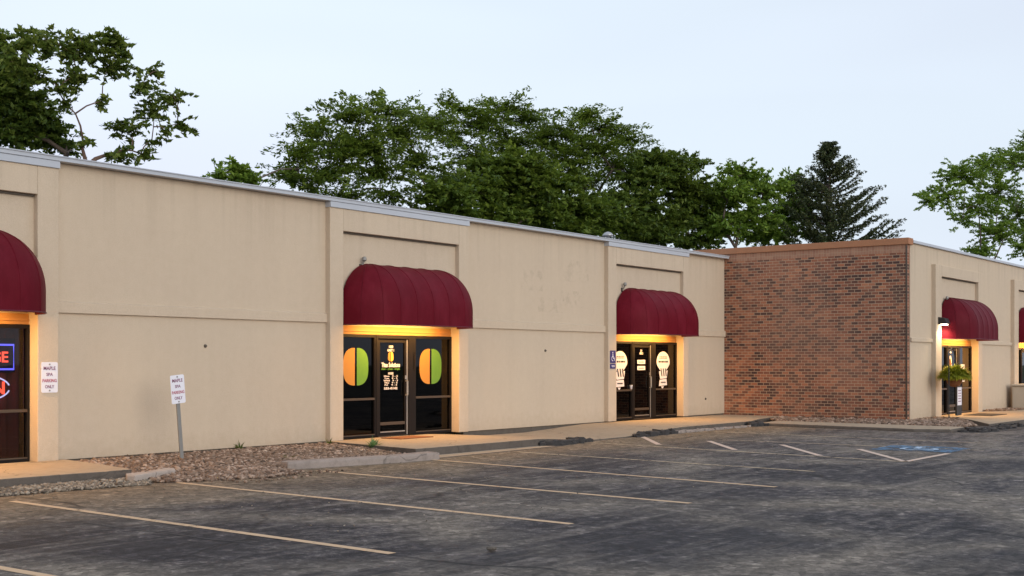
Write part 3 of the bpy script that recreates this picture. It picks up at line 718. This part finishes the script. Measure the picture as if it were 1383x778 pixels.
p = MB().plate(panel_pts(28.12, 1.86, .27, .33, .015), -.134, .006).build('sign_panel', M['blue_sign'], t)
m = MB(); ys = -.1405
v = []
m2 = MB()
for i in range(15): a = R(70+280*i/14-60); v.append((a, .05, .068))
q = [(28.115+r1*math.cos(a), ys, 1.81+r1*math.sin(a)) for a, r0, r1 in v]+[(28.115+r0*math.cos(a), ys, 1.81+r0*math.sin(a)) for a, r0, r1 in v]
m2.add(q, [(i, i+1, 15+i+1, 15+i) for i in range(14)])
m2.plate([(28.10, 1.84), (28.135, 1.84), (28.13, 1.94), (28.10, 1.94)], ys+.001, .002); m2.plate([(28.10+.02*math.cos(i*PI/5)+.01, 1.97+.02*math.sin(i*PI/5)) for i in range(10)], ys+.001, .002)
m2.plate([(28.13, 1.83), (28.19, 1.83), (28.21, 1.76), (28.19, 1.755), (28.175, 1.805), (28.13, 1.805)], ys+.001, .002)
m2.build('wheelchair_symbol', M['white'], p)
p = MB().plate(panel_pts(28.12, 1.61, .27, .13, .012), -.134, .006).build('sign_panel', M['blue_sign'], t)
text('lettering', 'VAN', 28.12, ys, 1.61, .06, M['white'], p, w=.15, bold=.02)

# neon signs in the curtained shop
def neon(name, x, y, z, body, h, w, lab, frame):
    t = thing(name, (x, y, z-h/2-.1), lab, 'neon sign')
    text('letter_tubes', body, x, y, z, h, M['neon_red'], t, w=w, th=.012, bold=.015)
    if frame == 'box':
        X0, X1, Z0, Z1 = x-w/2-.1, x+w/2+.1, z-.19, z+.19
        MB().tube([(X0, y, Z0), (X1, y, Z0), (X1, y, Z1), (X0, y, Z1), (X0, y, Z0+.02)], .014, 8).build('border_tube', M['neon_blue'], t)
        MB().box(X0-.05, X1+.04, y+.03, y+.05, Z0-.05, Z1+.10).build('backing', M['black'], t)
    else:
        MB().tube([(x+(w/2+.09)*math.cos(a), y, z+.2*math.sin(a)) for a in [R(12+156*i/24) for i in range(25)]], .012, 8).build('border_tube', M['neon_pale'], t)
        MB().tube([(x+(w/2+.09)*math.cos(a), y, z+.2*math.sin(a)) for a in [R(192+156*i/24) for i in range(25)]], .012, 8).build('border_tube', M['neon_pale'], t)
    return t
neon('neon_sign', 10.46, .225, 1.79, 'MASSAGE', .17, 1.0, 'red neon sign ending in GE inside a blue neon border', 'box')
neon('neon_sign', 10.50, .225, 1.31, 'OPEN', .20, .80, 'lower red neon open sign with a pale oval tube around it', 'oval')
for z, x, colr, e in ((1.79, 10.6, (1., .12, .2), 1.3), (1.31, 10.6, (1., .1, .06), 1.5)):
    ld = bpy.data.lights.new('neon_light', 'POINT'); ld.energy = e; ld.color = colr; ld.shadow_soft_size = .2
    lo = bpy.data.objects.new('neon_light', ld); COL.objects.link(lo); lo.location = (x, .21, z-.02)

# ------------------------------------------------------------------ small things
t = thing('concrete_block', (11.5, -2.7, 0.), 'pale broken kerb stone lying loose between the sidewalk and the gravel', 'kerb stone')
pts = [(10.98,-2.93),(11.45,-2.80),(11.98,-2.56),(12.08,-2.40),(12.03,-2.24),(11.5,-2.44),(11.05,-2.62),(10.95,-2.78)]
MB().prism([(x, y, .115+.012*math.sin(i*2.3)) for i, (x, y) in enumerate(pts)], -.02, .12).build('stone', M['block'], t, bev=.022)
tag(MB().box(18.95, 19.95, -.85, -.28, .151, .168).build('door_mat', M['matbrown'], bev=.006, loc=(19.45, -.56, .151)), 'brown mat lying in front of the middle door', 'door mat')
tag(MB().box(38.35, 39.95, -7.0, -6.15, .116, .132).build('door_mat', M['matdark'], bev=.006, loc=(39.1, -6.55, .116)), 'dark mat on the sidewalk of the brick wing', 'door mat')
# wall pack lamp
lx, ly, lz = 37.26, WY-.13, 2.88
t = thing('wall_lamp', (lx, ly, lz), 'black box lamp lit on the pillar beside the wing awning', 'lamp')
MB().add([(lx-.17, ly, lz-.05), (lx+.17, ly, lz-.05), (lx+.17, ly-.26, lz-.02), (lx-.17, ly-.26, lz-.02), (lx-.17, ly, lz+.17), (lx+.17, ly, lz+.17), (lx+.17, ly-.2, lz+.13), (lx-.17, ly-.2, lz+.13)],
         [(0,3,2,1),(4,5,6,7),(0,1,5,4),(1,2,6,5),(2,3,7,6),(3,0,4,7)]).build('housing', M['black'], t, bev=.012)
MB().box(lx-.12, lx+.12, ly-.2, ly-.05, lz-.068, lz-.044).build('lens', M['lamp_white'], t)
ld = bpy.data.lights.new('wall_lamp_light', 'SPOT'); ld.energy = 90.; ld.color = (1., .80, .50); ld.spot_size = R(150); ld.spot_blend = .8; ld.shadow_soft_size = .08
lo = bpy.data.objects.new('wall_lamp_light', ld); COL.objects.link(lo); lo.location = (lx, ly-.11, lz-.09)
# fern basket on a shepherd's hook
bx, by, bz = 36.85, -6.35, 1.22
t = thing('plant_hook', (36.35, -6.35, .07), 'thin black hook pole in the gravel carrying the hanging fern', 'plant pole')
MB().tube([(36.35, by, .02), (36.35, by, 1.5), (36.36, by, 1.92), (36.45, by, 2.06), (36.62, by, 2.12), (36.78, by, 2.06), (36.85, by, 1.93), (36.89, by, 1.9)], .016, 8).build('pole', M['black'], t)
t = thing('hanging_fern', (bx, by, bz-.15), 'bushy yellow green fern in a hanging basket before the wing door', 'hanging plant')
MB().lathe((bx, by, bz-.22), [(.05, 0), (.15, .03), (.21, .12), (.235, .24), (.235, .26)], 16).build('basket', M['matbrown'], t, smooth=True)
m = MB()
for i in range(3): a = 2*PI*i/3; m.tube([(bx+.22*math.cos(a), by+.22*math.sin(a), bz+.04), (bx, by, bz+.68)], .005, 5)
m.build('hanger', M['black'], t)
V = []; Fq = []
for i in range(2600):
    a = rng.uniform(0, 2*PI); el = rng.uniform(-.1, 1.5); ln = rng.uniform(.13, .27); r0 = .34*math.sqrt(rng.random())
    px, pz = r0, .04+.05*rng.random()+.26*(1-(r0/.345)**2)*rng.random(); w = rng.uniform(.012, .028); b0 = rng.uniform(0, 2*PI); ox, oy = 0., 0.
    for k2 in range(6):
        s = k2/5; wd = w*math.sin(PI*min(.98, s*.85+.12)); ca, sa = math.cos(a), math.sin(a)
        V += [(bx+px*ca-wd*sa, by+px*sa+wd*ca, bz+pz), (bx+px*ca+wd*sa, by+px*sa-wd*ca, bz+pz)]
        if k2: b = len(V)-4; Fq.append((b, b+1, b+3, b+2))
        px += ln/5*math.cos(el); pz += ln/5*math.sin(el); el -= rng.uniform(.15, .40)
np_mesh('fronds', np.array(V), np.array(Fq), M['fern'], t)
# white notice board on a black stand at the wing door
t = thing('notice_stand', (38.35, -6.0, .115), 'black stand holding a white notice behind the hanging fern', 'sign')
MB().box(38.13, 38.60, -6.03, -5.98, .116, 1.0).build('stand', M['black'], t, bev=.006)
p = MB().box(38.17, 38.56, -6.042, -6.031, .42, .96).build('notice', M['white'], t)
strokes('notice_marks', 38.365, -6.0425, (.86, .78, .70, .62, .54), .28, .025, M['purple'], p)
# beige cabinet at the right edge
t = thing('utility_box', (45.4, -6.2, .115), 'beige metal utility cabinet against the wing at the right edge', 'cabinet')
MB().box(44.75, 46.3, -6.52, -5.86, .116, .90).build('cabinet', M['cabinet'], t, bev=.05)
MB().box(44.70, 46.35, -6.56, -5.84, .90, .965).build('lid', M['cabinet'], t, bev=.03)
MB().box(45.3, 45.33, -6.53, -6.515, .2, .85).build('seam', M['found'], t)
# roof vent
vp, _ = at(821, 330, 1.6)
t = thing('roof_vent', (vp.x, 1.6, 4.65), 'small grey mushroom vent pipe on the roof of the long building', 'roof vent')
MB().lathe((vp.x, 1.6, 4.65), [(.06, 0), (.06, .72)], 12).build('pipe', M['vent'], t, smooth=True)
MB().lathe((vp.x, 1.6, 5.33), [(.06, 0), (.15, .02), (.16, .06), (.1, .12), (.03, .15)], 14).build('cap', M['vent'], t, smooth=True)
# litter
m = MB().lathe((8.93, -10.84, .012), [(.035, 0), (.05, .015), (.045, .03), (.012, .036)], 9)
tag(m.build('cup_lid', M['found'], loc=(8.93, -10.84, 0)), 'small pale crushed cup lid lying on the open asphalt', 'litter')
t = thing('paper_cup', (29.42, .1, .95), 'small white cup standing on the window bar of the emblem shop', 'cup')
MB().lathe((29.42, .09, .975), [(.03, 0), (.042, .11), (.045, .115)], 12).build('cup', M['white'], t, smooth=True)
def weed(x, y, z, n, h, mat, lab, name='weed', spread=1.):
    V = []; Fq = []
    for i in range(n):
        a = random.uniform(0, 2*PI); el = random.uniform(.5, 1.45)/spread; l = h*random.uniform(.5, 1.1); px = random.uniform(0, .05)*spread; pz = 0; w = h*random.uniform(.05, .11)
        for k2 in range(4):
            wd = w*(1-.3*k2); ca, sa = math.cos(a), math.sin(a)
            V += [(x+px*ca-wd*sa, y+px*sa+wd*ca, z+pz), (x+px*ca+wd*sa, y+px*sa-wd*ca, z+pz)]
            if k2: b = len(V)-4; Fq.append((b, b+1, b+3, b+2))
            px += l/3*math.cos(el); pz += l/3*math.sin(el); el -= .25
    o = np_mesh(name, np.array(V), np.array(Fq), mat, None, (x, y, z)); return tag(o, lab, 'weed')
weed(15.35, -.12, .10, 26, .20, M['weed'], 'dark green weed growing at the foot of the beige wall')
weed(14.9, -1.9, .06, 60, .17, M['weed_dry'], 'low yellow green weed spreading on the gravel behind the kerb', spread=2.2)
weed(17.35, -1.55, .10, 60, .24, M['weed_green'], 'bright green weed beside the left edge of the middle sidewalk')
weed(17.5, -.25, .10, 24, .16, M['weed'], 'little weed tucked at the foot of the middle left pillar')
weed(12.15, -2.7, .03, 40, .10, M['weed_dry'], 'dry grass tuft along the loose pale kerb stone', spread=2.)

# ------------------------------------------------------------------ trees
def leaves(C, Dr, L, W, n_leaf, ls, rg, tilt=.55, droop=.25):
    """C spray centres, Dr outward directions, L/W spray half sizes"""
    n = len(C); k = n_leaf
    up = np.array([0, 0, 1.])
    D = Dr*np.array([1, 1, .55]); D /= np.linalg.norm(D, axis=1, keepdims=True)
    S = np.cross(D, up); S /= np.linalg.norm(S, axis=1, keepdims=True)+1e-9
    N = np.cross(S, D)
    s = rg.uniform(-1, 1, (n, k)); t = rg.normal(0, .45, (n, k))*(1-.45*np.abs(s))
    h = rg.normal(0, .06, (n, k))-droop*(s*s+t*t)*.6
    P = C[:, None]+D[:, None]*(s*L[:, None])[..., None]+S[:, None]*(t*W[:, None])[..., None]+N[:, None]*(h*L[:, None])[..., None]
    P = P.reshape(-1, 3); m = len(P)
    nv = np.repeat(N, k, 0)+rg.normal(0, tilt, (m, 3)); nv /= np.linalg.norm(nv, axis=1, keepdims=True)
    a = rg.normal(0, 1, (m, 3)); a -= nv*(a*nv).sum(1, keepdims=True); a /= np.linalg.norm(a, axis=1, keepdims=True)
    b = np.cross(nv, a); z = ls*rg.uniform(.6, 1.3, m)[:, None]
    V = np.stack([P-a*z, P-b*z*.42+a*z*.1, P+a*z, P+b*z*.42+a*z*.1], 1).reshape(-1, 3)
    return V
def ball(n, rg, shell=.45):
    d = rg.normal(0, 1, (n, 3)); d /= np.linalg.norm(d, axis=1, keepdims=True)
    return d, d*(rg.random(n)**shell)[:, None]
def tree(name, label, y, base_u, lobes, leaf, bark, seed, spray=(1., .55), n_leaf=34, ls=.16, dens=1., trunk_r=.3, fork=.45, tilt=.55, droop=.25, limbs=.35, group=None, extra_limbs=()):
    rg = np.random.default_rng(seed); bp, _ = at(base_u, 400, y); base = Vector((bp.x, y, 0))
    t = thing(name, base, label, 'tree', group)
    Vs = []; tr = MB(); zmax = 0
    cs = []
    for lb in lobes:
        u, v, ru, rv = lb[:4]; dy = lb[4] if len(lb) > 4 else 0.; dn = lb[5] if len(lb) > 5 else 1.
        c, px = at(u, v, y+dy); rx, rz = ru*px, rv*px; rd = min(rx, max(rz, .6*rx))
        n = max(5, int(dens*dn*26*(rx*rz+rx*rd+rz*rd)/3/(spray[0]*spray[1])))
        d, p = ball(n, rg); ax = np.array([RT[0], RT[1], 0.]); ay = np.array([FW[0], FW[1], 0.]); az = np.array([0, 0, 1.])
        C = np.array(c)+ax*(p[:, :1]*rx)+ay*(p[:, 1:2]*rd)+az*(p[:, 2:]*rz)
        Dr = ax*d[:, :1]+ay*d[:, 1:2]+az*(d[:, 2:]*.7+.1)+rg.normal(0, .25, (n, 3))
        L = spray[0]*rg.uniform(.6, 1.25, n)*.5; W = spray[1]*rg.uniform(.6, 1.25, n)*.5
        Vs.append(leaves(C, Dr, L, W, n_leaf, ls, rg, tilt, droop)); cs.append((c, rx, C))
    zf = min(c.z for c, _, _ in cs)*fork
    f = base+Vector((rg.normal(0, .2), rg.normal(0, .2), zf))
    tr.tube([base-Vector((0,0,.2)), base+Vector((0,0,.5)), base.lerp(f, .55)+Vector((.1,0,0)), f], [trunk_r*1.5, trunk_r*1.1, trunk_r*.9, trunk_r*.8], 10)
    nodes = [(base.lerp(f, q), trunk_r*.8) for q in (.8, .9)]+[(f, trunk_r*.8)]
    for c, rx, C in sorted(cs, key=lambda e: (e[0]-f).length):
        par, pr = min(nodes, key=lambda nd: (nd[0]-c).length*(1.+.5*max(0., (nd[0].z-c.z)/(nd[0]-c).length))-1.6*nd[1])
        ln = (c-par).length; r0 = min(pr*.75, .045+.02*ln)+.010
        side = Vector((rg.normal(0, .1), rg.normal(0, .1), .06+abs(rg.normal(0, .08))))*ln
        P = [par, par.lerp(c, .3)+side*.7+Vector((0,0,.04*ln)), par.lerp(c, .65)+side, c]
        tr.tube(P, [r0, r0*.85, r0*.68, r0*.45], 7)
        nodes += [(P[1], r0*.85), (P[2], r0*.68), (c, r0*.5)]
        for q in C[rg.random(len(C)) < limbs]:
            q = Vector(q); st = P[2].lerp(c, rg.uniform(0, 1.)); mm = st.lerp(q, .5)+Vector((0, 0, .1*(q-st).length))
            tr.tube([st, mm, q], [r0*.34, r0*.2, r0*.06], 5, cap=False)
    tr.build('trunk', bark, t, smooth=True)
    V = np.concatenate(Vs); np_mesh('crown', V, np.arange(len(V)).reshape(-1, 4), leaf, t)
    return t
TG = 'trees behind the building'
# far left: open-crowned tree with visible limbs, and the dark tree under it
tree('walnut_tree', 'open-crowned tree with pinkish limbs rising above the left roof', 17., 128,
     [(118,62,30,26),(150,52,24,18),(62,56,26,22),(95,72,20,18),(150,92,26,20),(105,105,24,18),(168,70,12,16),(193,112,20,14),(212,96,12,9),(205,150,24,16),(235,130,22,14),(248,168,14,12),(225,178,12,8),(175,172,26,16),(138,138,11,10),(160,205,26,14),(190,208,16,9),(112,190,12,10),(205,190,12,8),(35,62,20,18),(22,85,22,22),(45,100,20,20),(78,118,14,14),(88,140,10,8)],
     M['leaf_left'], M['bark_red'], 21, spray=(.62, .42), n_leaf=26, ls=.115, dens=.88, trunk_r=.2, fork=.93, tilt=.6, droop=.5, limbs=.45, group=TG)
tree('shade_tree', 'dense dark tree low behind the left end of the roof', 21., 30,
     [(10,110,30,40),(40,150,40,34),(62,180,30,22),(20,175,40,28),(88,200,16,10),(5,60,18,24,0,.5)], M['leaf_dark'], M['bark'], 22, spray=(.8, .5), n_leaf=38, ls=.12, dens=2.6, trunk_r=.22, limbs=.25, group=TG)
tree('young_tree', 'small bright tree top peeking over the roof left of centre', 24., 325, [(322,236,22,12),(300,236,12,9),(343,244,16,9),(318,226,14,8),(395,236,18,12,2)], M['leaf_mid'], M['bark'], 23, spray=(.8,.4), n_leaf=26, ls=.13, dens=1.8, trunk_r=.12, group=TG)
# the big layered locusts
LS = dict(spray=(2.1, 1.15), n_leaf=76, ls=.125, trunk_r=.3, fork=.5, tilt=.38, droop=.2, limbs=.22, group=TG)
tree('locust_tree', 'broad locust tree leftmost of the tall layered group', 25., 545,
     [(430,172,42,18),(400,205,38,20),(470,155,44,16),(520,148,46,14),(480,195,55,22),(540,180,46,22),(575,165,34,22),(440,232,44,20),(510,230,50,22),(565,215,40,22),(385,232,20,14,0,.6),(470,262,44,14),(530,262,36,14,0,.8),(420,250,30,12),(585,250,36,18),(500,200,40,20),(450,205,40,20),(560,285,40,14)],
     M['leaf_locust'], M['bark'], 31, dens=2.3, **LS)
tree('locust_tree', 'tallest locust tree with feathery flat top at the centre', 28., 640,
     [(625,146,36,13),(680,144,40,13),(650,165,50,18),(610,180,36,20),(710,160,36,16),(690,190,50,22),(640,210,44,22),(590,160,30,14),(740,172,26,13),(752,190,26,16),(730,186,28,20),(620,240,36,20),(660,250,44,20)],
     M['leaf_locust'], M['bark'], 32, dens=2.0, **LS)
tree('locust_tree', 'locust tree sloping down to the right behind the vent pipe', 26., 800,
     [(790,158,34,12),(815,172,42,14),(845,188,30,15),(770,180,30,18),(800,200,54,20),(858,206,24,16),(760,215,40,20),(830,225,50,20),(780,240,50,20)],
     M['leaf_locust'], M['bark'], 33, dens=2.2, **LS)
tree('shade_tree', 'bushy green tree filling the gap below the locusts', 21., 690,
     [(690,225,60,22),(690,235,60,26),(640,255,40,20),(600,262,36,18),(720,295,50,16),(800,290,40,20),(760,310,50,14),(740,250,50,26),(700,270,60,22),(610,280,40,16),(770,280,50,22),(660,290,50,14)], M['leaf_locust'], M['bark'], 34, spray=(1.2,.8), n_leaf=42, ls=.16, dens=2.4, trunk_r=.25, limbs=.2, group=TG)
tree('shade_tree', 'rounded green tree sloping toward the pale maple', 22., 890,
     [(900,225,36,16),(882,214,24,12),(930,220,26,12),(870,240,40,22),(920,255,46,24),(860,275,44,24),(940,285,36,22),(900,300,46,18),(965,265,22,18),(820,280,40,20),(840,305,40,14),(880,320,50,12),(940,325,40,12),(960,305,30,18),(800,300,40,18)], M['leaf_dark'], M['bark'], 35, spray=(1.3,.8), n_leaf=42, ls=.16, dens=2.6, trunk_r=.25, limbs=.2, group=TG)
tree('maple_tree', 'paler bright green tree between the dense trees and the spruce', 20., 1010,
     [(1005,235,30,18),(985,260,32,22),(1030,255,34,20),(1070,250,26,16),(1010,290,44,20),(1060,285,36,20),(975,305,34,16,0,.8),(1085,275,20,16),(1040,315,50,12)], M['leaf_mid'], M['bark'], 36, spray=(1.3,.8), n_leaf=34, ls=.17, dens=1.9, trunk_r=.25, limbs=.25, tilt=.7, group=TG)
tree('maple_tree', 'spreading green tree at the right edge behind the wing', 16., 1345,
     [(1300,235,40,20),(1275,262,32,18),(1255,270,18,12),(1330,225,30,20),(1370,215,30,22),(1395,200,30,26),(1350,255,40,22),(1320,280,34,18),(1375,290,40,26),(1300,298,22,14,0,.6),(1345,315,40,20),(1390,330,34,22),(1325,340,26,14)], M['leaf_mid'], M['bark'], 37, spray=(1.3,.75), n_leaf=34, ls=.16, dens=1.05, trunk_r=.25, limbs=.35, tilt=.7, group=TG)
# spruce
def spruce(label, u, vtop, y, half_px, v_half, seed):
    rg = np.random.default_rng(seed); top, px = at(u, vtop, y); base = Vector((top.x, y, 0)); H = top.z
    t = thing('spruce_tree', base, label, 'tree', TG)
    tr = MB().tube([base-Vector((0,0,.2)), base+Vector((0,0,H*.5)), base+Vector((0,0,H-.2))], [.35, .2, .02], 8)
    slope = half_px/(v_half-vtop); C = []; D = []
    z = H*.42
    while z < H-.15:
        r = (H-z)*slope; n = 8 if r > 1.2 else 6
        for i in range(n):
            a = rg.uniform(0, 2*PI); l = r*rg.uniform(.72, 1.12)+.25; el = R(rg.uniform(14, 32)+14*(z/H)**4)
            p = Vector((base.x, base.y, z+rg.uniform(-.15, .15))); pts = [p.copy()]; e = el-.25
            d = Vector((math.cos(a), math.sin(a), 0))
            for k2 in range(5):
                p = p+d*(l/5*math.cos(e))+Vector((0,0,l/5*math.sin(e))); e += .10; pts.append(p.copy())
            tr.tube(pts, [.045, .04, .03, .02, .012, .006], 4, cap=False)
            m = int(8+l*7.5)
            for s in np.linspace(.22, 1., m):
                f = s*5; i0 = min(4, int(f)); q = pts[i0].lerp(pts[i0+1], f-i0)
                sd = rg.choice([-1, 1]); side = Vector((-d.y, d.x, 0))*sd
                dd = (d*.8+side*.75+Vector((0,0,rg.uniform(-.25, .2)))).normalized() if s < .95 else d
                C.append(q+dd*.16*(1.25-s*.7)*min(1.6, l*.5)); D.append(dd)
        z += .46 if z < H-2 else .32
    tr.build('trunk', M['bark'], t, smooth=True)
    C = np.array(C); D = np.array(D); n = len(C)
    V = leaves(C, D, np.full(n, .30), np.full(n, .13), 10, .10, rg, .8, .15)
    np_mesh('crown', V, np.arange(len(V)).reshape(-1, 4), M['needle'], t)
spruce('dark pointed spruce with upswept branches above the brick wall', 1120, 192, 17., 92, 322, 44)

# ------------------------------------------------------------------ light, sky, camera
SUN_EL, SUN_AZ = R(16.), R(196.)       # azimuth from +y towards +x : the sun is low behind the viewer
w = bpy.data.worlds.new('World'); scn.world = w; w.use_nodes = True; nt = w.node_tree; nt.nodes.clear()
def wn(t, **kw):
    n = nt.nodes.new('ShaderNode'+t)
    for k, v in kw.items(): setattr(n, k, v)
    return n
sky = wn('TexSky', sky_type='NISHITA', sun_disc=False, sun_elevation=SUN_EL, sun_rotation=SUN_AZ, air_density=1., dust_density=2.2, ozone_density=1.)
hs = wn('HueSaturation'); hs.inputs['Saturation'].default_value = .42; hs.inputs['Value'].default_value = 1.
tcw = wn('TexCoord'); mp = wn('Mapping'); mp.inputs['Scale'].default_value = (1., 1., 5.)
cl = wn('TexNoise'); cl.inputs['Scale'].default_value = 1.6; cl.inputs['Detail'].default_value = 2; cl.inputs['Roughness'].default_value = .5
rp = wn('ValToRGB'); rp.color_ramp.elements[0].position = .38; rp.color_ramp.elements[0].color = (.66,.66,.66,1); rp.color_ramp.elements[1].position = .72; rp.color_ramp.elements[1].color = (.80,.80,.80,1)
mx = wn('Mix', data_type='RGBA')
c2 = wn('TexNoise'); c2.inputs['Scale'].default_value = .9; c2.inputs['Detail'].default_value = 1
vr = wn('ValToRGB'); vr.color_ramp.elements[0].position = .36; vr.color_ramp.elements[0].color = (.775,.885,1,1); vr.color_ramp.elements[1].position = .62; vr.color_ramp.elements[1].color = (.715,.765,.93,1)
sc = wn('VectorMath', operation='SCALE'); sc.inputs['Scale'].default_value = 10.8
bg = wn('Background'); bg.inputs[1].default_value = .10; out = wn('OutputWorld'); L = nt.links.new
L(mp.outputs[0], c2.inputs['Vector']); L(c2.outputs[0], vr.inputs[0]); L(vr.outputs[0], sc.inputs[0]); L(sc.outputs[0], mx.inputs[7]); L(sky.outputs[0], hs.inputs['Color']); L(tcw.outputs['Generated'], mp.inputs[0]); L(mp.outputs[0], cl.inputs['Vector']); L(cl.outputs[0], rp.inputs[0])
L(rp.outputs[0], mx.inputs[0]); L(hs.outputs[0], mx.inputs[6]); L(mx.outputs[2], bg.inputs[0]); L(bg.outputs[0], out.inputs[0])
sl = bpy.data.lights.new('sun', 'SUN'); sl.energy = .9; sl.angle = R(40); sl.color = (1., .93, .84)
so = bpy.data.objects.new('sun', sl); COL.objects.link(so)
sd = Vector((math.sin(SUN_AZ)*math.cos(SUN_EL), math.cos(SUN_AZ)*math.cos(SUN_EL), math.sin(SUN_EL)))
so.rotation_euler = (-sd).to_track_quat('-Z', 'Y').to_euler(); so.location = sd*80

cam = bpy.data.cameras.new('camera'); co = bpy.data.objects.new('camera', cam); COL.objects.link(co)
co.location = (0, -CAM_D, CAM_H); co.rotation_euler = (R(90), 0, YAW-R(90))
cam.sensor_width = 36.; cam.lens = F_PX/1383*36; cam.shift_y = (HZ-389)/1383; cam.clip_end = 3000; cam.clip_start = .1
scn.camera = co
vs = scn.view_settings; vs.view_transform = 'Standard'; vs.look = 'None'; vs.gamma = 1.; vs.use_curve_mapping = False; vs.exposure = .24
